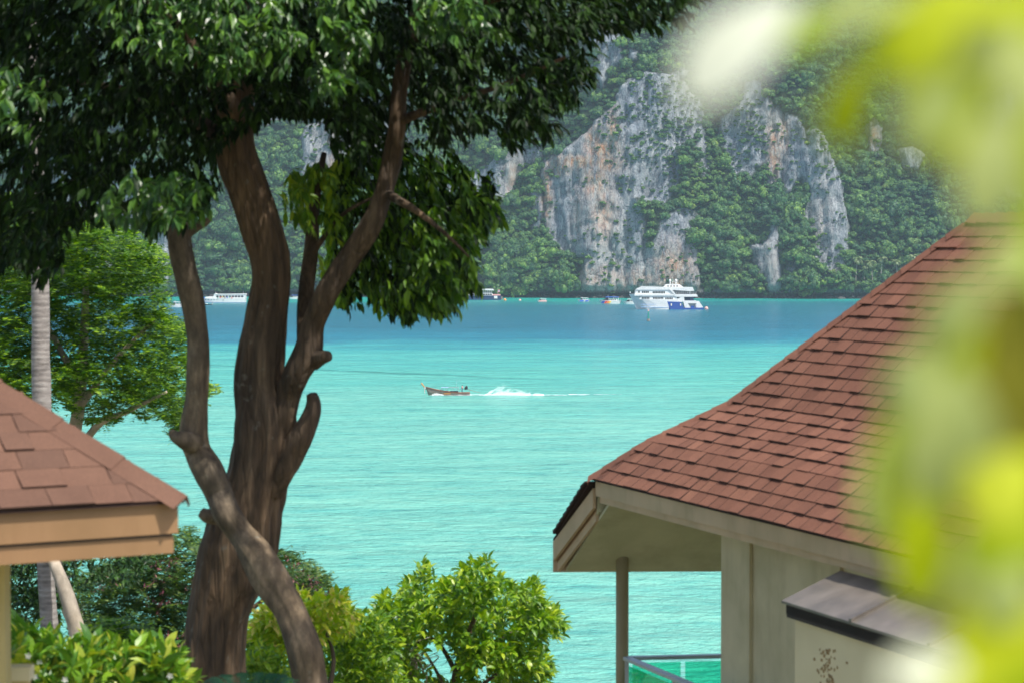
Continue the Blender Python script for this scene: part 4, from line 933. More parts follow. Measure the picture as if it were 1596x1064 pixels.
n = 700; c = np.stack([lx+RNG.uniform(1.6, 4.2, n), dl-.75-RNG.rand(n)*.5, RNG.rand(n)**2*.55], 1); c[:, 2] *= np.interp(c[:, 0]-lx, [1.6, 2.4, 4.2], [.4, 1.2, .3])
V4 = (c[:, None, :]+T[None]*RNG.uniform(.02, .06, n)[:, None, None]).reshape(-1, 3); b4 = np.arange(n)[:, None]*4
sp = mk('bow_spray', V4, [np.concatenate([b4+np.array([f]) for f in ((0, 2, 1), (0, 1, 3), (1, 2, 3), (2, 0, 3))])], M['foam']); tag(sp, 'small splash of spray at the side of the longtail bow', 'spray', kind='stuff')

# ------------------------------------------------------------------ roofs
def vec(a): return np.array(a, float)
def tile_mesh(name, th, mat):
    # unit tab: x 0..1, y 0..1 up the slope, butt edge th thick
    V = [(0, 0, 0), (1, 0, 0), (1, 1, 0), (0, 1, 0), (0.004, 0, th), (.996, 0, th), (1, 1, .003), (0, 1, .003)]
    me = bpy.data.meshes.new(name); me.from_pydata(V, [], [(0, 3, 2, 1), (4, 5, 6, 7), (0, 1, 5, 4), (1, 2, 6, 5), (2, 3, 7, 6), (3, 0, 4, 7)]); me.materials.append(mat); me.materials.append(M['underlay']); me.polygons[2].material_index = 1; me.polygons[3].material_index = 1; me.polygons[5].material_index = 1; return me
def prof_pt(prof, s):
    """slope distance -> (plan distance from the eave, rise, pitch)"""
    r = z = 0.0
    for (L, ang) in prof:
        t = min(s, L); r += t*math.cos(R(ang)); z += t*math.sin(R(ang)); s -= t
        if s <= 1e-9: return r, z, R(ang)
    return r, z, R(prof[-1][1])
def roof_shingles(house, C, a, b, prof, total, expo, wmin, wmax, tmax, mat, view, limit=300, seed=1, ths=(.014, .017, .025), gap=.009):
    """courses of shingle tabs from the hip (t = r) out to tmax; view(px,py) tells whether a tab shows in the photo"""
    rng = random.Random(seed); C = vec(C); a = vec(list(a)+[0]); b = vec(list(b)+[0]); parts = []
    ms = [tile_mesh('shingle', th, mat) for th in ths]; Sx = 0.0; cand = []
    while Sx < total:
        r, z, ang = prof_pt(prof, Sx); up = b*math.cos(ang)+vec((0, 0, math.sin(ang))); nrm = np.cross(a, up)
        if nrm[2] < 0: nrm = -nrm
        Lp = min(expo+.035, total-Sx+.02)
        o0 = C+b*r+vec((0, 0, z)); t = r + expo*math.cos(ang)*.8 + rng.random()*.02
        while t < tmax:
            wd = rng.uniform(wmin, wmax); th = rng.choice((0, 0, 1, 2) if rng.random() < .8 else (2, 2, 1))
            o = o0+a*(t)+nrm*(.002+rng.random()*.002)
            tt = t
            if tt < r+.05: wd2 = wd; 
            cand.append((o, a*(wd-gap), up*Lp, nrm, th, t)); t += wd
        Sx += expo
    vis = []; hid = []
    for cnd in cand:
        c = cnd[0]+cnd[1]*.5; px, py = proj(c[0], c[1], c[2])
        (vis if view(px, py) else hid).append(cnd)
    vis.sort(key=lambda c_: c_[0][1]); 
    if len(vis) > limit: hid += vis[limit:]; vis = vis[:limit]
    for (o, x, y, nn, th, t) in vis:
        mw = Matrix(((x[0], y[0], nn[0], o[0]), (x[1], y[1], nn[1], o[1]), (x[2], y[2], nn[2], o[2]), (0, 0, 0, 1)))
        mw.translation = Vector(o - ORG[house.name]); link('shingle', ms[th], house, mw)
    if hid:
        V = []; q = []
        for k, (o, x, y, nn, th, t) in enumerate(hid):
            h = ths[th]
            for (i, j, l) in [(0, 0, 0), (1, 0, 0), (1, 1, 0), (0, 1, 0), (0, 0, h), (1, 0, h), (1, 1, .003), (0, 1, .003)]: V.append(o+x*i+y*j+nn*l)
            q += [tuple(v+8*k for v in f) for f in [(0, 3, 2, 1), (4, 5, 6, 7), (0, 1, 5, 4), (1, 2, 6, 5), (2, 3, 7, 6), (3, 0, 4, 7)]]
        o = mk('shingle_field', V, [q], mat, house); tag(o, kind='stuff')
    print('shingles', len(vis), len(hid))
def hip_caps(house, C, hd, prof, total_r, mat, expo=.15, width=.15, seed=3, a=None, b=None, flat=1.0):
    """saddle tiles along the hip"""
    rng = random.Random(seed); C = vec(C); hd = vec(list(hd)+[0]); s = 0.0; k = 0
    me = None
    # walk along slope distance
    S_ = 0; pts = []
    tot = sum(L for L, _ in prof)
    while S_ < tot+.01:
        r, z, _ = prof_pt(prof, S_)
        if r > total_r: break
        pts.append(C+hd*r+vec((0, 0, z))); S_ += expo
    for k in range(len(pts)-1):
        p = pts[k]; u = pts[k+1]-p; L = np.linalg.norm(u); u = u/L
        aa = vec(list(a)+[0]); bb = vec(list(b)+[0])
        n1 = np.cross(aa, bb*math.cos(R(40))+vec((0, 0, math.sin(R(40))))); n1 = n1*np.sign(n1[2]); n2 = np.cross(bb, aa*math.cos(R(40))+vec((0, 0, math.sin(R(40))))); n2 = n2*np.sign(n2[2])
        w1 = np.cross(u, n1); w1 /= np.linalg.norm(w1); w1 = w1*np.sign(np.dot(w1, aa)); w2 = np.cross(u, n2); w2 /= np.linalg.norm(w2); w2 = w2*np.sign(np.dot(w2, bb))
        up = unit((n1+n2)[None])[0]; th0 = .016; th1 = .008; Lx = L*1.06
        v = [p+w1*width+n1*th0*.5, p+up*th0, p+w2*width+n2*th0*.5, p+u*Lx+w1*width+n1*th1*.4, p+u*Lx+up*th1, p+u*Lx+w2*width+n2*th1*.4]
        v += [x-up*.02 for x in v[:3]]
        mk('hip_cap', v, [[(0, 1, 4, 3), (1, 2, 5, 4), (0, 6, 7, 1), (1, 7, 8, 2)]], mat, house)

# --- right-hand villa
U = vec((-.342, .940)); Nn = vec((.940, .342))          # along its eave (away), and into the roof
def v3(p2, z): return vec((p2[0], p2[1], z))
Cr = P(918, 745, 24.0); Cxy = Cr[:2]; ze = Cr[2]
gbase = float(ground_z(3.0, 20.0))
villa = root('red_roof_villa', (float(Cxy[0]+3), 20.0, gbase), 'villa with a brown-red shingle hip roof, balcony and grey metal lean-to', 'house')
PR = [(0.55, 42.0), (0.75, 34.0), (2.47, 46.5)]; TOT = 3.77
rT, zT, _ = prof_pt(PR, TOT)
# plain deck under the shingles (main plane, far side, end)
def rp(t, s, dz=-.012):    # point on the near plane: t towards the camera along the eave, s up-slope
    r, z, _ = prof_pt(PR, s); return v3(Cxy-U*t+Nn*r, ze+z+dz)
mb = MB(); T1 = 9.5
kn = [0.0, 0.55, 1.30, TOT]; hipk = [rp(prof_pt(PR, k)[0], k) for k in kn]
for ka, kb in zip(kn[:-1], kn[1:]): mb.add([rp(prof_pt(PR, ka)[0], ka), rp(T1, ka), rp(T1, kb), rp(prof_pt(PR, kb)[0], kb)], [(0, 1, 2, 3)])
W2 = 2*rT
mb.add([v3(Cxy-U*rT+Nn*rT, ze+zT), v3(Cxy-U*T1+Nn*rT, ze+zT), v3(Cxy-U*T1+Nn*W2, ze), v3(Cxy+Nn*W2, ze)], [(0, 1, 2, 3)])
mb.add(hipk+[v3(Cxy+Nn*W2, ze-.012)], [(0, 1, 2, 3, 4)])
roofR = mb.build('roof', M['underlay'], villa)
# view: tabs seen clear of the blurred leaves in front
roof_shingles(roofR, Cr, tuple(-U), tuple(Nn), PR, TOT, .146, .17, .25, 9.0, M['shingle'], lambda x, y: x < 1392 and y < 920, 300, 5)
hip_caps(roofR, Cr+vec((0, 0, .012)), tuple(Nn-U), PR, rT, M['shingle'], .146, .13, a=tuple(-U), b=tuple(Nn))
# ridge caps
for k in range(34):
    p = v3(Cxy-U*(rT+.2*k)+Nn*rT, ze+zT+.02); q_ = p - v3(U*.23, 0)
    s1 = v3(Nn*.10, -.09); s2 = v3(-Nn*.10, -.09); d1 = vec((0, 0, .018))
    mk('ridge_cap', [p+s2+d1, p+d1, p+s1+d1, q_+s2, q_, q_+s1, p+s2-d1, p-d1, p+s1-d1], [[(0, 1, 4, 3), (1, 2, 5, 4), (0, 6, 7, 1), (1, 7, 8, 2)]], M['shingle'], roofR)
# eave fascia, two boards, the lower one set back
e0 = v3(Cxy+Nn*.07+U*-.05, 0); e1 = v3(Cxy-U*T1+Nn*.07, 0)
def zvec(z): return vec((0, 0, z))
mb = MB(); mb.beam(e0+zvec(ze-.095), e1+zvec(ze-.095), v3(Nn*.02, 0), zvec(.075)); mb.build('fascia_board', M['fascia'], villa)
mb = MB(); mb.beam(e0+v3(Nn*.045, ze-.212), e1+v3(Nn*.045, ze-.212), v3(Nn*.02, 0), zvec(.030)); mb.build('lower_fascia_board', M['fascia'], villa)
mb = MB(); mb.beam(e0+v3(Nn*.056, ze-.176), e1+v3(Nn*.056, ze-.176), v3(Nn*.006, 0), zvec(.012)); mb.build('fascia_gap', M['dark_trim'], villa)
# end roof plane falling away over the balcony; its slab: soffit beneath, shingles above
Lt = P(862, 842, 24.98); Lb = P(874, 890, 24.93); dn = unit((Lt-(Cr+vec((0, 0, -.05))))[None])[0]
Rb = P(1150, 888.5, 25.35)
Cb = P(965, 797, 24.0); Ctop = P(925, 757, 24.0)
inn = unit((Rb-Lb)[None])[0]
nslab = np.cross(inn, dn); nslab = unit((nslab*np.sign(nslab[2]))[None])[0]
Lin = 3.4
upb = -dn*1.5
lo0 = Lb+inn*.055; top0 = P(968, 797, 24.05)
mb = MB()
q0, q1 = lo0, lo0+inn*Lin; q3 = lo0+upb*1.35; q2 = q1+upb*1.35
mb.hexa([q0, q1, q2, q3, q0+nslab*.03, q1+nslab*.03, q2+nslab*.03, q3+nslab*.03]); mb.build('soffit', M['soffit'], villa)
# raking boards
def board(name, a, b, h0, h1, thick, mat, wdir=inn):
    mb = MB(); mb.hexa([a+h0, b+h0, b+h0+wdir*thick, a+h0+wdir*thick, a+h1, b+h1, b+h1+wdir*thick, a+h1+wdir*thick]); return mb.build(name, mat, villa)
A1 = Ctop+dn*.02; B1 = Lt+zvec(-.0)
board('corner_filler', Ctop+inn*.05+zvec(-.06), Ctop+inn*.05+dn*.35+zvec(-.06), zvec(-.20), zvec(.0), .25, M['soffit'])
board('rake_board', A1, B1, zvec(-.21), zvec(-.01), .03, M['fascia'])
board('rake_gap', A1+inn*.04+dn*.04, B1+inn*.04, zvec(-.225), zvec(-.19), .01, M['fascia_left'])
board('lower_rake_board', A1+inn*.045+dn*.04, B1+inn*.045, zvec(-.32), zvec(-.222), .03, M['fascia'])
board('eave_end_board', B1+vec((0, .02, 0)), B1+inn*Lin, zvec(-.33), zvec(-.01), .03, M['fascia'], vec((0, 1, 0)))
# shingles seen edge-on along that rake
me = None
ups = unit((nslab)[None])[0]
for k in range(9):
    p = Cr + dn*(.12*k+.02) + vec((-.035, 0, -.035)); q_ = p+dn*.15
    v = [p+ups*.0, q_+ups*.0, q_+inn*.3, p+inn*.3, p+ups*.02, q_+ups*.045, q_+ups*.045+inn*.3, p+ups*.02+inn*.3]
    mb = MB(); mb.hexa(v); mb.build('rake_shingle', M['underlay'], villa)
mb = MB(); mb.hexa([Cr+zvec(-.06), Lt, Lt+inn*Lin, Cr+inn*Lin+zvec(-.06), Cr+zvec(-.04), Lt+zvec(.02), Lt+inn*Lin+zvec(.02), Cr+inn*Lin+zvec(-.04)]); mb.build('end_roof_deck', M['underlay'], villa)
# column
mb = MB(); cc = P(970, 867, 24.85); mb.tube((cc[0], cc[1], gbase), (cc[0], cc[1], cc[2]+.12), .066, .066, 16); mb.build('column', M['post'], villa, smooth=True)
# walls
wc = Cxy+Nn*.8-U*1.47; hgt = ze
def wall_quad(a, b, z0, z1, th, nm, mat, inward):
    mb = MB(); i = v3(inward*th, 0); A = v3(a, 0); Bv = v3(b, 0)
    mb.hexa([A+zvec(z0), Bv+zvec(z0), Bv+i+zvec(z0), A+i+zvec(z0), A+zvec(z1), Bv+zvec(z1), Bv+i+zvec(z1), A+i+zvec(z1)]); return mb.build(nm, mat, villa)
wall_quad(wc, wc-U*8, gbase, ze-.1, .15, 'side_wall', M['wall'], Nn)
wall_quad(wc+Nn*.16, wc+Nn*3.6, gbase, ze-.2, .15, 'end_wall', M['wall'], -U)
for (t0, t1, pr) in ((0, .62, .035), (1.35, 1.5, .02), (1.5, 2.4, .035)):
    wall_quad(wc-U*t0-Nn*pr, wc-U*t1-Nn*pr, gbase, ze-.32, pr-.002, 'wall_panel', M['wall'], Nn)
# balcony: floor, rail and glass
bz = P(975, 1022, 24.6)[2]; bc = P(977, 1022, 24.6)[:2]
b2 = bc-U*5.0; b3 = P(1140, 1019, 24.75)[:2]
mb = MB(); fl = bz-1.02
mb.hexa([v3(bc, fl-.2), v3(b2, fl-.2), v3(b2+Nn*3, fl-.2), v3(bc+Nn*3, fl-.2), v3(bc, fl), v3(b2, fl), v3(b2+Nn*3, fl), v3(bc+Nn*3, fl)]); mb.build('balcony_floor', M['deck'], villa)
mb = MB(); mb.beam(v3(bc, bz-.02), v3(b2, bz-.02), v3(Nn*.045, 0), zvec(.018)); mb.build('handrail', M['rail'], villa, bevel=.006)
mb = MB(); mb.beam(v3(bc+Nn*.03, bz-.02), v3(b3, bz-.02), v3(U*.045, 0), zvec(.018)); mb.build('handrail', M['rail'], villa, bevel=.006)
for k in range(4):
    p = bc-U*(1.2*k); mb = MB(); mb.box((p[0]-.02, p[1]-.02, fl), (p[0]+.02, p[1]+.02, bz-.045)); mb.build('rail_post', M['rail'], villa)
    mb = MB(); a_ = p-U*.06; b_ = p-U*1.14; mb.beam(v3(a_, (fl+bz)/2), v3(b_, (fl+bz)/2), v3(Nn*.004, 0), zvec(.42)); mb.build('glass_panel', M['rail_glass'], villa)
dv = unit((b3-bc)[None])[0]
for k in range(2):
    a_ = bc+dv*(.06+.55*k); b_ = bc+dv*(.56+.55*k); mb = MB(); mb.beam(v3(a_, (fl+bz)/2), v3(b_, (fl+bz)/2), v3(U*.004, 0), zvec(.44)); mb.build('glass_panel', M['rail_glass'], villa)
# metal lean-to
A0 = P(1310, 888, 19.09); A1_ = P(1218, 935, 18.91)
dU = v3(-U, 0)
sheetL = 1.15
for k in range(5):
    a0 = A0+dU*(sheetL*k); a1 = A1_+dU*(sheetL*k); mb = MB(); z = zvec(-.02); e = dU*(sheetL-.012)
    mb.hexa([a0+z, a1+z, a1+z+e, a0+z+e, a0, a1, a1+e, a0+e]); mb.build('metal_sheet', M['metal_roof'], villa)
    mb = MB(); mb.beam(a0+e+zvec(.012), a1+e+zvec(.012), dU*.02, zvec(.012)); mb.build('sheet_seam', M['metal_roof'], villa)
mb = MB(); mb.beam(A1_+zvec(-.075)-v3(-Nn*.04, 0)+dU*.05, A1_+zvec(-.075)+dU*5.7-v3(-Nn*.04, 0), v3(Nn*.02, 0), zvec(.05)); mb.build('lean_to_fascia', M['dark_trim'], villa)
mb = MB(); mb.hexa([A1_+v3(Nn*.5, -.1)+dU*.04, A1_+v3(Nn*.02, -.1)+dU*.04, A1_+v3(Nn*.02, -.1)+dU*5.7, A1_+v3(Nn*.5, -.1)+dU*5.7] + [A1_+v3(Nn*.5, -.05)+dU*.04, A1_+v3(Nn*.02, -.03)+dU*.04, A1_+v3(Nn*.02, -.03)+dU*5.7, A1_+v3(Nn*.5, -.05)+dU*5.7]); mb.build('lean_to_lining', M['dark_trim'], villa)
aw = A1_[:2]+Nn*.085-U*.07; az = A1_[2]-.11
mb = MB(); i = v3(Nn*1.25, 0)
A, Bv = v3(aw, 0), v3(aw-U*5.6, 0)
mb.hexa([A+zvec(gbase), Bv+zvec(gbase), Bv+i+zvec(gbase), A+i+zvec(gbase), A+zvec(az), Bv+zvec(az), Bv+i+zvec(az), A+i+zvec(az)]); mb.build('lean_to_wall', M['annex_wall'], villa)
# rust-brown worn marks on the lean-to wall
mb = MB(); rg_ = random.Random(4)
for k in range(70):
    px = rg_.gauss(1289, 9); py = rg_.uniform(1010, 1064)
    t = None
    # intersect the pixel ray with the wall plane
    o_ = vec((0, 0, CAMH)); dr = P(px, py, 1.0)-o_; n3 = v3(Nn, 0); tt = np.dot(A-o_, n3)/np.dot(dr, n3); c0 = o_+dr*tt
    w_ = rg_.uniform(.004, .014); h_ = rg_.uniform(.004, .012); mb.beam(c0-v3(U*w_, 0)-v3(Nn*.003, 0), c0+v3(U*w_, 0)-v3(Nn*.003, 0), v3(Nn*.002, 0), zvec(h_))
tag(mb.build('worn_marks', M['stain'], villa), kind='stuff')

# --- left-hand pavilion
DL = 12.0
Kl = P(290, 779, DL); aL = vec((-.857, -.515)); bL = vec((-.515, .857))
pav = root('shingle_pavilion', (float(Kl[0]-1.2), float(Kl[1]), float(ground_z(-3, 12))), 'pavilion with a salmon-red shingle hip roof and tan eave boards', 'pavilion')
ORG[pav.name] = np.array(pav.location)
PL = [(1.6, 38.5)]
rTl, zTl, _ = prof_pt(PL, 1.6)
mb = MB()
def lp(t, s, dz=-.012):
    r, z, _ = prof_pt(PL, s); return v3(Kl[:2]+aL*t+bL*r, Kl[2]+z+dz)
mb.add([lp(0, 0), lp(3.2, 0), lp(3.2-rTl+.0, 1.6), lp(rTl, 1.6)], [(0, 1, 2, 3)])
E2 = Kl[:2]+bL*3.0
mb.add([v3(Kl[:2], Kl[2]-.012), v3(Kl[:2]+(aL+bL)*rTl, Kl[2]+zTl-.012), v3(E2+(aL-bL)*rTl, Kl[2]+zTl-.012), v3(E2, Kl[2]-.012)], [(0, 3, 2, 1)])
mb.add([lp(3.2, 0), v3(Kl[:2]+aL*3.2+bL*3.0, Kl[2]-.012), v3(E2, Kl[2]-.012), v3(Kl[:2], Kl[2]-.012)], [(0, 1, 2, 3)])
roofL = mb.build('roof', M['underlay'], pav)
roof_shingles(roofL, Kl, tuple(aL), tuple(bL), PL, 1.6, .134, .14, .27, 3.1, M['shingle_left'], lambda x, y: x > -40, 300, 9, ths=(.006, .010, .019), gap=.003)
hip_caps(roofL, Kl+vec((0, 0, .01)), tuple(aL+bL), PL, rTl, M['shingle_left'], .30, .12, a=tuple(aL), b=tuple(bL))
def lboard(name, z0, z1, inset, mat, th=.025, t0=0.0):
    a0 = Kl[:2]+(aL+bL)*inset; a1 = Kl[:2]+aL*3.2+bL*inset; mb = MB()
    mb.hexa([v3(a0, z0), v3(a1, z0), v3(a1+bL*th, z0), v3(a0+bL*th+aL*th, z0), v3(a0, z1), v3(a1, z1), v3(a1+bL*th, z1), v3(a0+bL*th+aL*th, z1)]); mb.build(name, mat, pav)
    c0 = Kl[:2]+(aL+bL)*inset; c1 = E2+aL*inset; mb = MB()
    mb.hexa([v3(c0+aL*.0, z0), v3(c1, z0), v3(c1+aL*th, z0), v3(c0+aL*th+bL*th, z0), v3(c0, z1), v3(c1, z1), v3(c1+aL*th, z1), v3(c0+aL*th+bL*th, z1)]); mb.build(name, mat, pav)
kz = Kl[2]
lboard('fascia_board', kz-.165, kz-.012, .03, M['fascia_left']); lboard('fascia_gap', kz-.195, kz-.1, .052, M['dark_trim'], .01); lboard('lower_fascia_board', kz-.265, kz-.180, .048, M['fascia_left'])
mb = MB(); a0 = Kl[:2]+(aL+bL)*.06; s0 = Kl[:2]+aL*3.1+bL*.06; s1 = s0+bL*2.8; s2 = a0+bL*2.8
mb.hexa([v3(a0, kz-.25), v3(s0, kz-.25), v3(s1, kz-.25), v3(s2, kz-.25), v3(a0, kz-.235), v3(s0, kz-.235), v3(s1, kz-.235), v3(s2, kz-.235)]); mb.build('soffit', M['soffit'], pav)
pc = P(3, 900, 12.2); gz0 = float(ground_z(-2.6, 12.2))
mb = MB(); mb.box((pc[0]-.10, pc[1]-.07, gz0), (pc[0]+.028, pc[1]+.07, kz-.25)); mb.build('corner_post', M['wall_yellow'], pav)
rb = P(30, 1045, 12.6); mb = MB(); mb.box((pc[0]-.2, 12.5, rb[2]-.035), (rb[0]+.075, 12.62, rb[2]+.035)); mb.build('rail_stub', M['wall'], pav)
mb = MB(); mb.box((rb[0]-.06, 12.52, gz0-.1), (rb[0]+.06, 12.6, rb[2]-.036)); mb.build('rail_post', M['wall_yellow'], pav)
# ------------------------------------------------------------------ trees near the camera
def catmull(pts, n):
    pts = np.asarray(pts, float); p = np.vstack([2*pts[0]-pts[1], pts, 2*pts[-1]-pts[-2]]); out = []
    for i in range(len(pts)-1):
        t = np.linspace(0, 1, n, endpoint=False)[:, None]; a, b, c, d = p[i], p[i+1], p[i+2], p[i+3]
        out.append(.5*((2*b)+(-a+c)*t+(2*a-5*b+4*c-d)*t**2+(-a+3*b-3*c+d)*t**3))
    return np.vstack(out+[pts[-1:]])
def limb(name, parent, spec, mat, sides=20, seg=8, amp=.10, seed=0, flute=0.0, knobs=()):
    """spec: (px, py, width px, depth) along the limb"""
    spec = np.array(spec, float); pts = PA(spec[:, 0], spec[:, 1], spec[:, 3]); rad = spec[:, 2]*spec[:, 3]/F/2
    C_ = catmull(np.column_stack([pts, rad]), seg); c = C_[:, :3]; r = np.abs(C_[:, 3])
    tn = unit(np.gradient(c, axis=0)); ref = np.array([0, 1., 0]); u = unit(np.cross(tn, ref)); v = np.cross(tn, u)
    th = np.linspace(0, 2*np.pi, sides, endpoint=False); L = np.concatenate([[0], np.cumsum(np.linalg.norm(np.diff(c, axis=0), axis=1))])
    ct, st = np.cos(th), np.sin(th)
    nz = fbm(ct[None]*1.3+seed*3+5, st[None]*1.3+seed, L[:, None]*1.2, 3)-.5
    nz2 = fbm(ct[None]*3.5+seed*3+9, st[None]*3.5+seed, L[:, None]*.7+2, 3)-.5
    nz3 = vnoise(ct[None]*9+seed, st[None]*9+7, L[:, None]*9)-.5
    rr = r[:, None]*(1+amp*2.2*nz+amp*1.1*nz2+amp*.35*nz3+flute*np.cos(th*5+seed+L[:, None]*.5))
    if sides >= 20:
        gro = np.abs(fbm(ct[None]*5.5+seed*2+3, st[None]*5.5+seed, L[:, None]*.9+4, 3)-.5)*2; lump = vnoise(ct[None]*2.2+seed*5, st[None]*2.2+9, L[:, None]*2.6)
        rr = rr - r[:, None]*.13*(1-gro)**3 + r[:, None]*.10*np.clip(lump-.72, 0, 1)*3
    for (kl, kt, ks, kh) in knobs:    # knobs: (fraction, angle, size m, height m)
        dl_ = (L-kl*L[-1])[:, None]; da = (np.angle(np.exp(1j*(th-kt))))[None]*r[:, None]
        rr = rr + kh*np.exp(-(dl_**2+da**2)/ks**2)
    V = c[:, None]+u[:, None]*(ct[None, :, None]*rr[..., None])+v[:, None]*(st[None, :, None]*rr[..., None])
    m = len(c); idx = np.arange(m*sides).reshape(m, sides); nx = np.roll(idx, -1, 1)
    q = np.stack([idx[:-1], nx[:-1], nx[1:], idx[1:]], -1).reshape(-1, 4)
    V = V.reshape(-1, 3); e = len(V); V = np.vstack([V, c[-1:]+tn[-1:]*r[-1]*.25])
    tr = np.stack([idx[-1], nx[-1], np.full(sides, e)], -1)
    return mk(name, V, [q, tr], mat, parent, smooth=True)

def sprays(pts, out, nleaf, L, W, rng, spread=.8, droop=.4, twig=.18):
    """twig tips with alternate leaves; returns arrays for the leaves"""
    n = len(pts); t = unit(out + rng.normal(size=(n, 3))*.45)
    side = unit(np.cross(t, rand_unit(n, rng))); P_ = []; D_ = []; N_ = []; L_s = []
    for k in range(nleaf):
        f = k/(nleaf-1); s = (1 if k % 2 else -1)
        roll = rng.uniform(-.5, .5, (n, 1)); sd = unit(side*math.cos(k*.9)*s + np.cross(t, side)*math.sin(k*.9)*.6 + roll*np.cross(t, side))
        d = unit(t*(.35+.7*f)+sd*spread*(1-.5*f)+np.array([0, 0, -droop])*(1+rng.rand(n, 1)*.6)+rng.normal(size=(n, 3))*.15)
        P_.append(pts+t*(twig*(f-.6))[None] if np.ndim(twig) else pts+t*twig*(f-.6)); D_.append(d)
        N_.append(unit(np.array([0, 0, 1.])+sd*.35+t*.2+rng.normal(size=(n, 3))*.35)); L_s.append(L*rng.uniform(.55, 1.25, n)*(1-.25*abs(f-.5)))
    return np.vstack(P_), np.vstack(D_), np.vstack(N_), np.concatenate(L_s)

def clumped(n, polys, d0, d1, rng, thr=.42, cs=1/70., hole=None, dens=None):
    """random points in the outline polygons (photo px) with clumps and gaps; depth between d0 and d1"""
    xsn = [x for p in polys for x, _ in p]; ysn = [y for p in polys for _, y in p]; out = []
    tot = 0
    for _ in range(60):
        m = n*3; x = rng.uniform(min(xsn), max(xsn), m); y = rng.uniform(min(ysn), max(ysn), m); d = rng.uniform(d0, d1, m)
        ok = np.zeros(m, bool)
        for p in polys: ok |= inpoly(x, y, p)
        ok &= fbm(x*cs, y*cs, d*cs*90+4, 3) > thr
        if hole is not None: ok &= ~hole(x, y)
        out.append(np.stack([x, y, d], 1)[ok]); tot += ok.sum()
        if tot >= n: break
    return np.vstack(out)[:n]

def big_leaf_mesh(name, mat, w=.36):
    V, Fc = full_leaf(np.zeros((1, 3)), np.array([[0, 1., 0]]), np.array([[0, 0, 1.]]), [1.0], [w]); return np_mesh(name, V, [Fc], mat)
def leaf_parts(parent, me, P_, D_, N_, L_, name='leaf'):
    x = np.cross(D_, N_); x = unit(x); n = np.cross(x, D_); org = ORG[parent.name]
    for k in range(len(P_)):
        l = L_[k]; p = P_[k]-org
        mw = Matrix(((x[k, 0]*l, D_[k, 0]*l, n[k, 0]*l, p[0]), (x[k, 1]*l, D_[k, 1]*l, n[k, 1]*l, p[1]), (x[k, 2]*l, D_[k, 2]*l, n[k, 2]*l, p[2]), (0, 0, 0, 1)))
        link(name, me, parent, mw)
def crown_from(parent, P_, D_, N_, L_, mat, w, leafmesh, nparts, full=True, name='crown', near=True):
    """the nearest leaves become parts, the rest one leafy mass"""
    px, py = proj(P_[:, 0], P_[:, 1], P_[:, 2]); key = P_[:, 1] + np.where((py < 5) | (px < 5) | (py > 1060), 100, 0)
    o = np.argsort(key); a, b = o[:nparts], o[nparts:]
    if nparts: leaf_parts(parent, leafmesh, P_[a], D_[a], N_[a], L_[a])
    V, Fc = (full_leaf if full else fold_quad)(P_[b], D_[b], N_[b], L_[b], L_[b]*w)
    ob = mk(name, V, [Fc], mat, parent); tag(ob, kind='stuff'); return ob

# --- the big dark tree
rng = np.random.RandomState(5)
tb = P(330, 1064, 20); tree = root('shade_tree', (float(tb[0]), 20.0, float(ground_z(tb[0], 20.0))), 'large dark shade tree with forked brown trunk and crossing limb', 'tree')
limb('trunk', tree, [(318, 1250, 175, 20), (322, 1130, 135, 20), (328, 1064, 116, 20), (334, 1010, 104, 20), (343, 950, 104, 20), (360, 890, 118, 20), (372, 850, 126, 20), (383, 800, 118, 20), (398, 750, 104, 20), (410, 700, 104, 20), (412, 650, 100, 20), (402, 600, 82, 20), (405, 550, 78, 20), (412, 500, 70, 20), (420, 450, 62, 20), (419, 400, 64, 20),
     (406, 350, 68, 20), (390, 300, 70, 20), (372, 250, 66, 20), (366, 200, 60, 20), (368, 140, 56, 20), (380, 60, 50, 20), (400, -60, 44, 20.2), (430, -220, 36, 20.5), (480, -420, 24, 20.5), (520, -600, 10, 20.5)], M['bark'], 72, 22, .10, 1, .035)
limb('limb', tree, [(420, 740, 50, 20.0), (430, 685, 56, 19.95), (441, 645, 46, 19.9), (449, 615, 42, 19.9), (461, 583, 44, 19.8), (479, 548, 48, 19.8), (488, 505, 38, 19.8), (510, 455, 38, 19.7), (545, 400, 38, 19.7), (577, 352, 36, 19.6), (596, 305, 30, 19.6), (611, 250, 32, 19.6), (619, 200, 27, 19.5), (622, 150, 25, 19.5), (632, 90, 26, 19.4), (650, 20, 24, 19.3), (690, -90, 20, 19.2), (760, -240, 14, 19), (830, -400, 6, 19)], M['bark'], 48, 18, .10, 2)
limb('limb', tree, [(474, 545, 22, 19.9), (474, 515, 24, 20.0), (475, 480, 25, 20.1), (479, 440, 25, 20.2), (484, 400, 24, 20.3), (487, 365, 22, 20.4), (489, 330, 18, 20.5), (495, 290, 14, 20.6), (505, 240, 9, 20.8)], M['bark'], 12, 6, .08, 3)
limb('broken_stub', tree, [(425, 770, 30, 19.9), (438, 735, 46, 19.88), (456, 702, 46, 19.85), (469, 680, 42, 19.8), (479, 660, 34, 19.8), (486, 641, 29, 19.8), (488, 626, 23, 19.8), (485, 613, 17, 19.8)], M['bark'], 24, 9, .26, 4)
limb('limb_knob', tree, [(488, 562, 30, 19.8), (500, 557, 24, 19.7), (510, 555, 18, 19.6)], M['bark'], 12, 5, .1, 5)
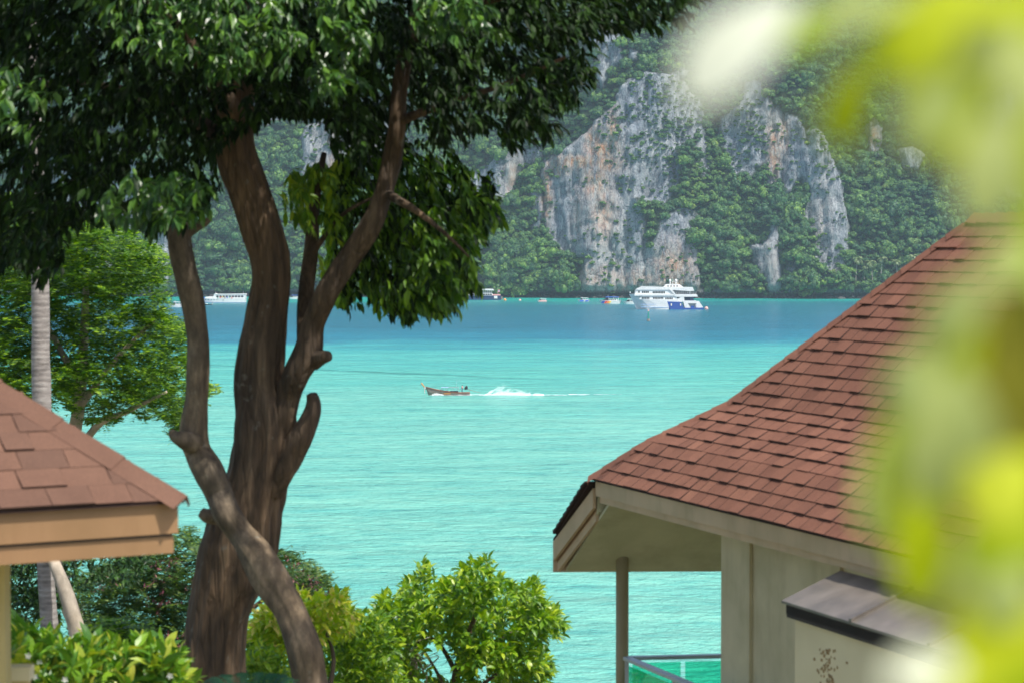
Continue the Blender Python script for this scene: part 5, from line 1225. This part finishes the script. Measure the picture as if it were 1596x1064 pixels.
limb('crossing_limb', tree, [(500, 1250, 80, 18.6), (492, 1130, 62, 18.6), (484, 1064, 55, 18.7), (474, 1009, 56, 18.7), (452, 950, 52, 18.8), (424, 905, 60, 18.9), (398, 862, 52, 19.0), (374, 830, 42, 19.1), (353, 800, 46, 19.1), (341, 770, 46, 19.2), (325, 735, 50, 19.2), (309, 705, 42, 19.3), (302, 680, 46, 19.3), (303, 650, 42, 19.3), (306, 620, 36, 19.3), (308, 575, 38, 19.3), (308, 530, 38, 19.3), (303, 490, 38, 19.3), (295, 450, 40, 19.3), (286, 410, 40, 19.3), (280, 375, 40, 19.3), (283, 355, 34, 19.3), (290, 349, 20, 19.3)], M['bark_limb'], 48, 16, .11, 6)
limb('broken_stub', tree, [(290, 362, 24, 19.3), (305, 355, 15, 19.3), (318, 348, 13, 19.3), (327, 342, 9, 19.3)], M['bark_limb'], 10, 5, .12, 7)
limb('limb_knob', tree, [(300, 690, 34, 19.2), (284, 684, 26, 19.1), (272, 678, 18, 19.1), (266, 670, 8, 19.1)], M['bark_limb'], 12, 5, .2, 8)
limb('limb_knob', tree, [(345, 800, 30, 19.5), (325, 803, 22, 19.4), (313, 797, 14, 19.4)], M['bark_limb'], 10, 5, .15, 9)
for (pts_, s_) in (([(372, 200, 40, 20), (330, 120, 30, 19.5), (270, 40, 24, 19), (190, -60, 18, 18.5), (90, -180, 10, 18)], 11), ([(372, 240, 30, 20), (310, 190, 22, 20.2), (220, 150, 17, 20.6), (120, 130, 12, 21), (20, 140, 8, 21)], 12),
                   ([(400, 40, 34, 20), (470, -40, 26, 19.3), (560, -120, 20, 18.7), (640, -220, 12, 18.2)], 13), ([(640, 60, 22, 19.4), (730, 10, 18, 19), (840, -20, 13, 18.7), (960, -40, 8, 18.5)], 14),
                   ([(600, 300, 16, 19.6), (650, 330, 10, 19.2), (700, 370, 6, 19), (730, 400, 3, 18.8)], 15), ([(620, 190, 16, 19.5), (700, 160, 11, 19.2), (790, 130, 8, 19), (880, 90, 5, 18.8)], 16), ([(484, 400, 12, 20.3), (505, 370, 8, 20.2), (540, 330, 6, 20), (600, 300, 4, 19.8)], 17)):
    limb('branch', tree, pts_, M['bark'], 10, 5, .1, s_)
M1 = [(-60,-40),(1120,-40),(1078,0),(1055,42),(1035,28),(1000,45),(950,42),(925,70),(918,95),(900,135),(890,160),(850,170),(868,208),(838,205),(820,212),(790,224),(770,180),(745,200),(700,212),(660,235),(600,245),(540,245),(510,212),(470,180),(425,172),(400,195),(345,212),(335,290),(318,318),(300,345),(235,355),(210,330),(100,345),(88,400),(78,425),(55,440),(30,400),(-60,420)]
M2 = [(520,255),(560,240),(640,235),(715,245),(752,262),(772,300),(770,335),(725,380),(742,432),(708,462),(690,478),(630,485),(600,480),(560,462),(535,480),(508,440),(500,400),(505,330)]
M2b = [(430,280),(470,262),(520,258),(520,330),(500,360),(455,350),(432,320)]
body = clumped(3000, [M1], 18.0, 23.0, rng, .40)
low = clumped(640, [M2], 19.95, 22.4, rng, .40); low2 = clumped(120, [[(640,300),(760,300),(770,330),(725,380),(742,432),(690,478),(640,470),(620,400)]], 18.9, 19.8, rng, .42); low = np.vstack([low, low2])
lowb = clumped(42, [M2b], 19.95, 21.0, rng, .44)
up = rng.uniform(size=(9500, 3))*np.array([1700, 800, 9.5])+np.array([-400, -830, 13.3])  # unseen upper crown, spread forward to shade the leaves below
up = up[fbm(up[:, 0]/130, up[:, 1]/130, up[:, 2]*.6, 3) > .38]
# openings in the upper crown that let the sun reach a few clusters
uw = PA(up[:, 0], up[:, 1], up[:, 2]); sd_ = np.array(sun_dir)
block = np.zeros(len(up), bool)
for (ax0, ax1, dz_, ay0, ay1) in ((170, 600, 1.75, 16.5, 17.8), (-20, 90, 1.25, 16.5, 17.7), (640, 770, 1.85, 16.5, 17.8), (520, 800, .10, 18.3, 20.2), (560, 800, -.45, 18.3, 20.2), (920, 1080, 1.8, 18.0, 19.5), (10, 300, -3.05, 16.2, 18.2), (385, 560, -3.6, 23.0, 25.2)):
    k_ = (uw[:, 2]-(CAMH+dz_))/sd_[2]; qx, qy = uw[:, 0]-sd_[0]*k_, uw[:, 1]-sd_[1]*k_; qp = CX+F*qx/qy
    block |= (qp > ax0) & (qp < ax1) & (qy > ay0) & (qy < ay1) & (k_ > 0)
up = up[~block]
lim = np.array([(482, 545), (488, 505), (510, 455), (545, 400), (577, 352), (596, 305), (611, 250), (619, 200), (622, 150), (632, 90)], float)
def near_limb(p, w_, ymin=95):
    r = np.zeros(len(p), bool)
    for a_, b_ in zip(lim[:-1], lim[1:]):
        ab = b_-a_; t_ = np.clip(((p[:, 0]-a_[0])*ab[0]+(p[:, 1]-a_[1])*ab[1])/(ab@ab), 0, 1); r |= np.hypot(p[:, 0]-a_[0]-t_*ab[0], p[:, 1]-a_[1]-t_*ab[1]) < w_
    return r & (p[:, 2] < 20.0) & (p[:, 1] > ymin)
body = body[~near_limb(body, 42)]; low = low[~near_limb(low, 40)]
# sprays below the openings, given the lighter sunlit leaf colours
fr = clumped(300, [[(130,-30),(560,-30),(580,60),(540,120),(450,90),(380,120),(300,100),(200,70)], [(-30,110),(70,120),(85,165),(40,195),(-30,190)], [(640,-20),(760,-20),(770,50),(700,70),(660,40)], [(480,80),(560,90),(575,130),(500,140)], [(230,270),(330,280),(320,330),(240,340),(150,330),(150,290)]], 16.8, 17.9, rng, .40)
allp = np.vstack([body, up, fr, low, lowb]); nlow = len(low)+len(lowb); w3 = PA(allp[:, 0], allp[:, 1], allp[:, 2])
ctr = P(400, -200, 20.3); out = unit((w3-ctr)*np.array([1, 1, .5])+np.array([0, 0, -.3]))
Pq, Dq, Nq, Lq = sprays(w3, out, 10, .135, .05, rng, .8, .5, .20)
# keep the outline: drop leaves that stray far from it inside the frame
px, py = proj(Pq[:, 0]+Dq[:, 0]*.06, Pq[:, 1], Pq[:, 2]+Dq[:, 2]*.06)
gapA = [(400,205),(425,185),(505,185),(515,225),(528,255),(470,262),(432,278),(445,345),(480,380),(455,470),(440,470),(445,400),(420,290)]
keep = ~(inpoly(px, py, gapA) & (rng.rand(len(px)) > .04))
keep &= ~((px > 905) & (py > 60) & (px < 1200) & (py > 60+0*px) & (rng.rand(len(px)) > .2) & (py > 140))
islow = np.tile(np.arange(len(allp)) >= len(allp)-nlow, 10)[keep]
Pq, Dq, Nq, Lq = Pq[keep], Dq[keep], Nq[keep], Lq[keep]
big = big_leaf_mesh('leaf', M['leaf_dark'], .34)
nb_, nu_, nf_ = len(body), len(up), len(fr)
isfr = np.tile((np.arange(len(allp)) >= nb_+nu_) & (np.arange(len(allp)) < nb_+nu_+nf_), 10)[keep]
pick = rng.rand(len(Pq)) < .6; px_m = proj(Pq[:, 0], Pq[:, 1], Pq[:, 2])
islow = islow & (pick & (px_m[0] > 520) | (px_m[0] < 520) | ((px_m[0] > 650) & (px_m[1] > 330) & (rng.rand(len(Pq)) < .7)))
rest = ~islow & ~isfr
crown_from(tree, Pq[isfr], Dq[isfr], Nq[isfr], Lq[isfr]*1.05, M['leaf_lit'], .34, big_leaf_mesh('leaf', M['leaf_lit'], .34), 200, name='upper_sprays')
crown_from(tree, Pq[rest], Dq[rest], Nq[rest], Lq[rest], M['leaf_shaded'], .34, big_leaf_mesh('leaf', M['leaf_shaded'], .34), 40)
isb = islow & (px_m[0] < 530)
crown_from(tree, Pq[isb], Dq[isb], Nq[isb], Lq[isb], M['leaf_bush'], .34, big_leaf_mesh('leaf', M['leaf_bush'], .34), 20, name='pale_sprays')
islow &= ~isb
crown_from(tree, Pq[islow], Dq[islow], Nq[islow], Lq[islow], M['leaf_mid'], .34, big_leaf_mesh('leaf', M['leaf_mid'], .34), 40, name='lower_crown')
print('main leaves', len(Pq))

# --- leafy feathery tree behind on the left
def feather_tree(name, label, base, polys, d0, d1, nf, mat, seed, lf=.055, fl=.34, limbs=(), thr=.42, extra=None, trunkmat='bark', cat='tree', bend=.35, cs=1/45., npin=11, group=None):
    rng = np.random.RandomState(seed)
    t = root(name, (float(base[0]), float(base[1]), float(ground_z(base[0], base[1]))), label, cat, group)
    for k, (nm, sp) in enumerate(limbs): limb(nm, t, sp, M[trunkmat], 12, 6, .08, seed+k)
    c = clumped(nf, polys, d0, d1, rng, thr, cs); w3 = PA(c[:, 0], c[:, 1], c[:, 2]); n = len(w3)
    az = rng.uniform(0, 6.283, n); h = np.stack([np.cos(az), np.sin(az), rng.uniform(-.5, .95, n)], 1); h = unit(h); Ps, Ds, Ns, Ls = [], [], [], []
    side = unit(np.cross(h, [0, 0, 1.])); nrm = np.cross(side, h)
    for k in range(npin):
        f = (k+.6)/npin; p = w3+h*fl*(f-.5)-np.array([0, 0, 1.])*bend*fl*f*f
        for s in (-1, 1):
            Ps.append(p); Ds.append(unit(side*s+h*.35+np.array([0, 0, -.15])+rng.normal(size=(n, 3))*.12)); Ns.append(unit(nrm+rng.normal(size=(n, 3))*.25)); Ls.append(np.full(n, lf)*(1-.75*abs(f-.45)**1.5)*rng.uniform(.8, 1.3, n))
    V, Fc = fold_quad(np.vstack(Ps), np.vstack(Ds), np.vstack(Ns), np.concatenate(Ls)*1.9, np.concatenate(Ls)*.62)
    ob = mk('crown', V, [Fc], M[mat], t); tag(ob, kind='stuff')
    return t, rng
polyF = [(-60,300),(60,300),(150,335),(215,358),(250,385),(262,410),(258,440),(262,475),(288,500),(298,540),(302,590),(338,596),(330,615),(305,630),(296,655),(282,676),(268,678),(262,652),(240,640),(228,650),(205,636),(190,640),(178,656),(140,655),(118,648),(90,610),(60,650),(-60,650)]
T2, _ = feather_tree('feathery_tree', 'bright green feathery tree behind the grey palm trunk', P(90, 900, 38), [polyF], 35.5, 41, 5200, 'leaf_feather', 21, .052, .36,
   [('trunk', [(150, 1010, 34, 38), (118, 960, 33, 38), (95, 905, 30, 38), (85, 850, 28, 38), (95, 760, 24, 38), (120, 650, 20, 38), (130, 540, 15, 38), (135, 430, 8, 38)]), ('branch', [(100, 740, 16, 38), (150, 665, 11, 37.5), (200, 640, 8, 37), (260, 610, 4, 36.8)]), ('branch', [(120, 640, 12, 38), (180, 560, 8, 37.6), (240, 500, 5, 37.2)]), ('branch', [(125, 600, 12, 38), (80, 520, 9, 38), (40, 450, 5, 38)])], trunkmat='bark_pale', thr=.46)
# dark leaves hanging below it, seen under the pavilion eave
rg2 = np.random.RandomState(33)
def leafy(name, label, base, polys, d0, d1, n, nleaf, L, w, mat, seed, limbs=(), thr=.4, cs=1/45., droop=.3, spread=.9, nparts=0, cat='shrub', up=.5, barkm='twig', twig=.12, group=None, blossoms=None):
    rng = np.random.RandomState(seed)
    t = root(name, (float(base[0]), float(base[1]), float(ground_z(base[0], base[1]))), label, cat, group)
    for k, (nm, sp) in enumerate(limbs): limb(nm, t, sp, M[barkm], 9, 5, .1, seed+k)
    c = clumped(n, polys, d0, d1, rng, thr, cs); w3 = PA(c[:, 0], c[:, 1], c[:, 2]); cen = w3.mean(0)
    out = unit((w3-cen)*np.array([1, .7, .8])*.9+np.array([0, -.25, up]))
    P_, D_, N_, L_s = sprays(w3, out, nleaf, L, w, rng, spread, droop, twig)
    crown_from(t, P_, D_, N_, L_s, M[mat], w, big_leaf_mesh('leaf', M[mat], w), nparts)
    if blossoms:
        V, Fc = [], []; off = 0
        bn, bl, bpoly = blossoms; cc_ = clumped(bn, [bpoly], d0-.5, d0+.2, rng, .3); b3 = PA(cc_[:, 0], cc_[:, 1], cc_[:, 2])
        for p in b3:
            dd = []; a0 = rng.uniform(0, 6)
            for k in range(5): dd.append([math.cos(a0+k*1.257), -.35, math.sin(a0+k*1.257)])
            v, f = full_leaf(np.repeat(p[None], 5, 0), unit(np.array(dd)), np.repeat(np.array([[0, -1., .3]]), 5, 0), np.full(5, bl), np.full(5, bl*.62))
            mk('blossom', v, [f], M['petal'], t)
    return t
leafy('dark_tree', 'dark leaved tree seen beneath the pavilion eave', P(60, 1000, 30), [[(10,860),(170,860),(215,850),(235,880),(200,905),(165,900),(130,915),(100,910),(95,960),(60,985),(10,1000)]], 28, 31, 340, 9, .12, .36, 'leaf_dark', 34, thr=.38, cat='tree', nparts=60, limbs=[('trunk', [(150, 1110, 34, 27.6), (128, 1010, 30, 27.6), (118, 975, 27, 27.6), (105, 930, 24, 27.6), (90, 890, 20, 27.7), (72, 850, 16, 27.9)])], barkm='bark_pale')
# --- flame tree with pink pods
polyP = [(110,905),(150,880),(200,860),(235,850),(262,825),(300,815),(318,850),(330,900),(330,1000),(290,1030),(200,1040),(110,1020)]
polyP2 = [(425,850),(450,855),(480,868),(500,885),(520,905),(540,935),(540,965),(470,965),(430,930)]
T3, rngp = feather_tree('flowering_tree', 'low feathery tree flecked with pink and purple pods behind the trunk', P(300, 1000, 33), [polyP, polyP2], 31.5, 34.5, 2300, 'leaf_flame', 41, .042, .28,
   [('trunk', [(330, 1200, 20, 33), (310, 1120, 18, 33), (290, 1060, 14, 33), (250, 1000, 9, 33)]), ('branch', [(300, 1080, 12, 33), (360, 980, 9, 33), (440, 910, 5, 33)])], thr=.44, cs=1/30.)
c = np.vstack([clumped(70, [[(330,860),(240,870),(215,905),(235,960),(300,950),(325,900)], [(140,890),(180,885),(185,915),(140,920)]], 31.2, 32.5, rngp, .45, 1/25.), clumped(110, [[(428,858),(455,865),(495,900),(528,930),(520,950),(440,925)], [(235,990),(300,980),(310,1010),(230,1020)]], 31.2, 32.5, rngp, .45, 1/25.)])
w3 = PA(c[:, 0], c[:, 1], c[:, 2]); a_, b_, c_, l_ = sprays(w3, rand_unit(len(w3), rngp), 7, .07, .3, rngp, .9, .2, .1); V, Fc = fold_quad(a_, b_, c_, l_, l_*.28)
tag(mk('seed_pods', V, [Fc], M['pod'], T3), kind='stuff')
# --- shrubs along the bottom
polyB = [(588,945),(598,928),(622,934),(632,905),(652,902),(658,876),(668,878),(676,904),(706,908),(722,884),(742,868),(760,872),(768,898),(796,916),(824,902),(838,910),(842,936),(866,950),(880,976),(866,996),(850,990),(846,1012),(858,1030),(850,1080),(560,1080),(566,1010),(580,985)]
holeB = lambda x, y: inpoly(x, y, [(675,1000),(705,1000),(715,1030),(700,1064),(668,1050),(650,1020)]) | inpoly(x, y, [(740,1030),(765,1035),(760,1064),(738,1064)])
rb_ = np.random.RandomState(55); base = P(720, 1150, 30)
bush = root('round_bush_tree', (float(base[0]), 30.0, float(ground_z(base[0], 30.0))), 'bushy bright green small tree with dark forked stem before the water', 'small tree')
for k, (nm, sp) in enumerate([('trunk', [(690, 1330, 26, 30), (698, 1200, 22, 30), (704, 1110, 19, 30), (710, 1060, 15, 30), (718, 1020, 12, 30), (735, 975, 9, 30), (750, 930, 5, 30)]), ('branch', [(712, 1050, 9, 30), (690, 1010, 7, 30), (664, 985, 5, 29.8), (640, 950, 3, 29.5)]), ('branch', [(720, 1015, 9, 30), (770, 1000, 7, 30), (815, 975, 5, 30), (850, 955, 3, 30)]),
      ('branch', [(704, 1090, 7, 30), (680, 1045, 5, 29.6), (662, 1015, 4, 29.3), (652, 1000, 3, 29.2)]), ('branch', [(704, 1100, 8, 30), (760, 1060, 6, 29.8), (800, 1030, 4, 29.7)])]): limb(nm, bush, sp, M['twig' if k else 'bark'], 9, 5, .1, 60+k)
for k in range(16):
    x0, y0 = rb_.uniform(615, 670), rb_.uniform(1030, 1064); limb('dead_twig', bush, [(x0, y0, 3, 28.9), (x0+rb_.uniform(-30, 30), y0-20, 2, 28.8), (x0+rb_.uniform(-45, 45), y0-rb_.uniform(25, 50), 1, 28.7)], M['bark_pale'], 5, 3, .1, 80+k)
c = clumped(1050, [polyB], 28.4, 31.6, rb_, .45, 1/36., hole=holeB); w3 = PA(c[:, 0], c[:, 1], c[:, 2]); out = unit((w3-P(720, 1000, 30.4))*np.array([1, .8, .9])+np.array([0, -.1, .5]))
a_, b_, c_, l_ = sprays(w3, out, 10, .15, .05, rb_, .95, .15, .11); crown_from(bush, a_, b_, c_, l_, M['leaf_bush'], .40, big_leaf_mesh('leaf', M['leaf_bush'], .40), 260)
leafy('lime_shrub', 'lime and peach leaved shrub between the trunk and the round bush', P(470, 1150, 24), [[(388,985),(410,955),(430,945),(455,930),(480,925),(505,930),(530,925),(552,940),(556,970),(545,985),(500,990),(470,1010),(430,1030),(400,1064),(385,1030)]], 23.4, 25, 330, 9, .13, .40, 'leaf_lime', 61, [('stem', [(420, 1250, 12, 24.3), (415, 1120, 10, 24.3), (405, 1040, 8, 24.2), (400, 990, 4, 24.2)]), ('stem', [(500, 1250, 12, 24.3), (505, 1120, 10, 24.3), (520, 1030, 7, 24.2), (505, 975, 4, 24.2)])], thr=.36, cs=1/30., nparts=120)
leafy('green_shrub', 'mid green shrub low down between the crossing limb and the round bush', P(560, 1180, 27), [[(505,985),(530,965),(560,955),(590,960),(615,1000),(625,1080),(495,1080),(440,1080),(430,1040),(470,1020)]], 26, 28.3, 620, 9, .12, .38, 'leaf_bush', 62, [('stem', [(560, 1260, 12, 27), (560, 1130, 9, 27), (565, 1040, 5, 27)])], thr=.38, cs=1/30., nparts=60)
leafy('green_shrub', 'leafy green shrub in the gap between main trunk and crossing limb', P(400, 1180, 23), [[(385,1000),(420,1010),(455,1040),(460,1080),(380,1080)]], 22.4, 23.6, 110, 9, .12, .4, 'leaf_bush', 66, thr=.34, cs=1/30., nparts=20)
leafy('frangipani_hedge', 'broad leaved frangipani hedge with white flowers beneath the pavilion eave', P(150, 1250, 17), [[(12,985),(25,970),(45,985),(75,1000),(100,1005),(120,1012),(150,1000),(180,1010),(215,1005),(240,1018),(262,1012),(280,1030),(300,1090),(12,1090)]], 16.2, 18.4, 420, 8, .16, .38, 'leaf_frangi', 63, [('stem', [(100, 1300, 14, 17.4), (105, 1180, 11, 17.4), (95, 1080, 8, 17.4)]), ('stem', [(220, 1300, 14, 17.4), (215, 1180, 11, 17.4), (230, 1080, 8, 17.4)])], thr=.34, cs=1/40., nparts=200, up=.9, droop=0.0, blossoms=(8, .026, [(20,990),(60,1000),(150,1020),(280,1020),(280,1064),(20,1064)]))
T4, _ = feather_tree('acacia_sapling', 'light green feathery sapling rising behind the frangipani hedge', P(185, 1150, 24), [[(145,975),(165,958),(200,965),(235,985),(232,1015),(150,1020)]], 23.4, 24.6, 210, 'leaf_feather', 64, .05, .34, [('trunk', [(190, 1250, 8, 24), (188, 1120, 6, 24), (185, 1000, 4, 24)])], thr=.35, cat='sapling')
# fern fronds low in front of the trunk
fern = root('fern', (float(P(390, 1200, 17)[0]), 17.0, float(ground_z(-1.8, 17.0))), 'dark blue-green fern at the foot of the main trunk', 'fern', local=True)
fz = P(390, 1120, 17)[2]-fern.location.z
rng = np.random.RandomState(9)
for k in range(14):
    az = 6.283*k/14+rng.uniform(-.2, .2); h = np.array([math.cos(az), math.sin(az), 0]); tt = np.linspace(0, 1, 24)
    p = np.stack([h*f*.36+np.array([0, 0, .40*math.sin(min(f*2.0, 1.9))*(1 if f < .8 else .98)]) for f in tt]) + np.array([0, 0, fz-.12])
    tan = unit(np.gradient(p, axis=0)); side = unit(np.cross(tan, [0, 0, 1.])); V = []; Fc = []; off = 0
    for s in (-1, 1):
        v, f = fold_quad(p, unit(side*s+tan*.3), unit(np.cross(side, tan)+np.array([0, 0, .2])), .12*np.sin(np.clip(tt*2.8+.25, 0, 3))+.01, np.full(24, .022)); V.append(v); Fc.append(f+off); off += len(v)
    mk('frond', np.concatenate(V), [np.concatenate(Fc)], M['fern'], fern)
mb = MB(); mb.tube((0, 0, 0), (0, 0, fz-.1), .05, .04, 8); mb.build('stem', M['bark'], fern)

# --- grey coconut palm on the left
pt = root('coconut_palm', (float(P(78, 1000, 28)[0]), 28.0, float(ground_z(-5.4, 28.0))), 'grey ringed coconut palm trunk rising behind the pavilion roof', 'palm tree')
limb('trunk', pt, [(84, 1350, 44, 28), (80, 1200, 36, 28), (78, 1000, 31, 28), (71, 880, 29, 28), (67, 700, 30, 28), (64, 580, 31, 28), (63, 450, 29, 28), (60, 340, 27, 28), (56, 200, 26, 28), (50, 60, 25, 28), (44, -120, 24, 28), (40, -300, 23, 28), (36, -520, 22, 28)], M['palm_bark'], 20, 10, .03, 31)
rng = np.random.RandomState(77); tp = P(36, -520, 28)
for k in range(14):
    az = 6.283*k/14; h = np.array([math.cos(az), math.sin(az), 0]); e = rng.uniform(.1, 1.1); c = tp.copy(); s = []
    for i in range(11): s.append(c.copy()); c = c+.4*(h*math.cos(e)+np.array([0, 0, math.sin(e)])); e -= .19
    s = np.array(s); tt = np.linspace(.1, 1, 40); p = np.stack([np.interp(tt*10, range(11), s[:, a]) for a in range(3)], 1); tan = unit(np.gradient(p, axis=0)); side = unit(np.cross(tan, [0, 0, 1.])); V = []; Fc = []; off = 0
    for sg in (-1, 1):
        v, f = fold_quad(p, unit(side*sg*.8+tan*.5-np.array([0, 0, .3])), np.cross(side, tan), .85*np.sin(np.clip(tt*2.6+.4, 0, 3)), np.full(40, .06)); V.append(v); Fc.append(f+off); off += len(v)
    mk('frond', np.concatenate(V), [np.concatenate(Fc)], M['palm_leaf'], pt)

# --- the blurred twig close to the lens
fgp = P(1560, 300, .70); fg = root('near_branch', (float(P(1640, 400, .75)[0]), .75, CAMH-.05), 'out of focus yellow-green leafy branch hanging close to the camera', 'branch')
FG = [ # px, py, length px, width px, angle deg (0 = pointing up, + = leaning right), material, depth
 (1152,72,250,105,46,'fg_white',.50),(1262,45,130,55,60,'fg_green',.54),(1320,165,150,62,14,'fg_green',.52),(1388,70,150,50,35,'fg_green',.56),(1340,12,170,55,78,'fg_pale',.50),
 (1455,55,190,85,60,'fg_green',.54),(1500,12,220,80,85,'fg_green',.50),(1575,45,190,110,30,'fg_green',.54),(1532,60,110,60,10,'fg_pale',.50),(1445,120,150,60,25,'fg_green',.58),
 (1452,172,150,75,30,'fg_pale',.50),(1500,130,150,60,-10,'fg_green',.58),(1556,112,90,40,10,'fg_olive',.62),(1592,120,160,70,5,'fg_pale',.50),(1490,215,120,50,20,'fg_green',.58),
 (1545,255,210,88,8,'fg_pale',.50),(1592,235,170,60,-8,'fg_green',.56),(1445,290,90,42,20,'fg_green',.52),(1410,200,90,30,20,'fg_green',.60),(1590,340,120,45,0,'fg_pale',.56),
 (1578,405,100,60,50,'fg_pale',.50),(1492,480,160,62,38,'fg_pale',.50),(1440,500,90,30,40,'fg_pale',.56),(1592,490,150,55,-5,'fg_olive',.60),(1545,530,160,70,25,'fg_olive',.58),
 (1418,592,130,62,30,'fg_pale',.52),(1480,575,170,75,35,'fg_green',.56),(1560,610,210,85,5,'fg_olive',.58),(1592,660,200,60,0,'fg_olive',.62),(1398,680,220,60,8,'fg_green',.54),
 (1480,682,240,125,6,'fg_pale',.50),(1375,755,200,58,5,'fg_pale',.56),(1425,830,250,90,-6,'fg_green',.56),(1440,750,220,85,10,'fg_green',.58),(1530,720,190,85,20,'fg_olive',.58),
 (1565,760,150,95,40,'fg_yellow',.50),(1572,845,150,95,65,'fg_green',.52),(1500,885,170,75,20,'fg_pale',.58),(1572,925,120,70,40,'fg_pale',.50),(1450,905,90,30,-20,'fg_pale',.60),
 (1566,985,190,110,72,'fg_green',.50),(1440,1046,125,58,80,'fg_white',.46),(1350,1052,130,46,82,'fg_yellow',.54),(1505,1050,150,80,60,'fg_yellow',.52),(1592,1055,180,100,60,'fg_green',.54),(1500,985,130,46,50,'fg_yellow',.56),
 (1610,180,200,80,0,'fg_green',.54),(1630,560,260,90,0,'fg_olive',.62),(1640,350,260,100,0,'fg_green',.60),(1630,800,240,120,0,'fg_green',.54)]
fgm = {}
for m_ in ('fg_white', 'fg_green', 'fg_pale', 'fg_olive', 'fg_yellow'):
    n_ = 9; V = []; 
    for i in range(n_):
        t = i/(n_-1); wv = math.sin(math.pi*t**.8)**.8*.5+.004
        for j in range(5):
            f = j/2-1; V.append((f*wv, t-.5, -.12*(t-.5)**2*2+abs(f)*.12*wv-.0))
    q = [(i*5+j, i*5+j+1, (i+1)*5+j+1, (i+1)*5+j) for i in range(n_-1) for j in range(4)]
    me = bpy.data.meshes.new('leaf'); me.from_pydata(V, [], q); me.materials.append(M[m_]); me.polygons.foreach_set('use_smooth', np.ones(len(me.polygons), bool)); fgm[m_] = me
rng = np.random.RandomState(3)
stem_pts = [(1700,-150,.96),(1640,40,.94),(1612,220,.94),(1606,400,.94),(1600,560,.94),(1604,740,.94),(1612,900,.94),(1600,1080,.94)]
sp_ = PA([p[0] for p in stem_pts], [p[1] for p in stem_pts], [p[2] for p in stem_pts]); sc_ = catmull(sp_, 6); mb = MB()
for k in range(len(sc_)-1): mb.tube(sc_[k], sc_[k+1], .0032, k=7)
mb.build('stem', M['twig'], fg, smooth=True)
for k, (x, y, l, w_, an, m_, d) in enumerate(FG):
    if w_ < 50: continue
    d = d*1.50; c = P(x, y, d); L = l*d/F*1.02; W = w_*d/F*1.28; a = R(an); dy = vec((math.sin(a), rng.uniform(-.25, .25), math.cos(a))); dy /= np.linalg.norm(dy)
    n0 = vec((.25, -.75, .55)) + rng.normal(size=3)*.12; dx = np.cross(dy, n0); dx /= np.linalg.norm(dx); nz = np.cross(dx, dy)
    o_ = c-ORG[fg.name]; lf_ = link('leaf', fgm[m_], fg, Matrix(((dx[0]*W, dy[0]*L, nz[0]*L, o_[0]), (dx[1]*W, dy[1]*L, nz[1]*L, o_[1]), (dx[2]*W, dy[2]*L, nz[2]*L, o_[2]), (0, 0, 0, 1))))
    e = c-dy*L*.48; j = int(np.argmin(np.linalg.norm(sc_-e, axis=1))); mb = MB(); mid = (e+sc_[j])/2+vec((0, 0, .002)); mb.tube(e, mid, .0006, k=5).tube(mid, sc_[j], .0007, k=5); mb.build('leaf_stalk', M['fg_olive'], fg)

# ------------------------------------------------------------------ haze
def haze():
    m = bpy.data.materials.new('haze'); m.use_nodes = True; nt = m.node_tree; nt.nodes.clear()
    v = nt.nodes.new('ShaderNodeVolumePrincipled'); v.inputs['Color'].default_value = (0.78, 0.88, 1.0, 1); v.inputs['Density'].default_value = 0.00007; v.inputs['Anisotropy'].default_value = 0.2
    o = nt.nodes.new('ShaderNodeOutputMaterial'); nt.links.new(v.outputs[0], o.inputs['Volume'])
    mb = MB(); mb.box((-1400, -120, -6), (1400, 2600, 330)); me = mb.build('haze', m); tag(me, 'thin blue sea haze over the bay', kind='stuff')
HAZE = True
if HAZE: haze()
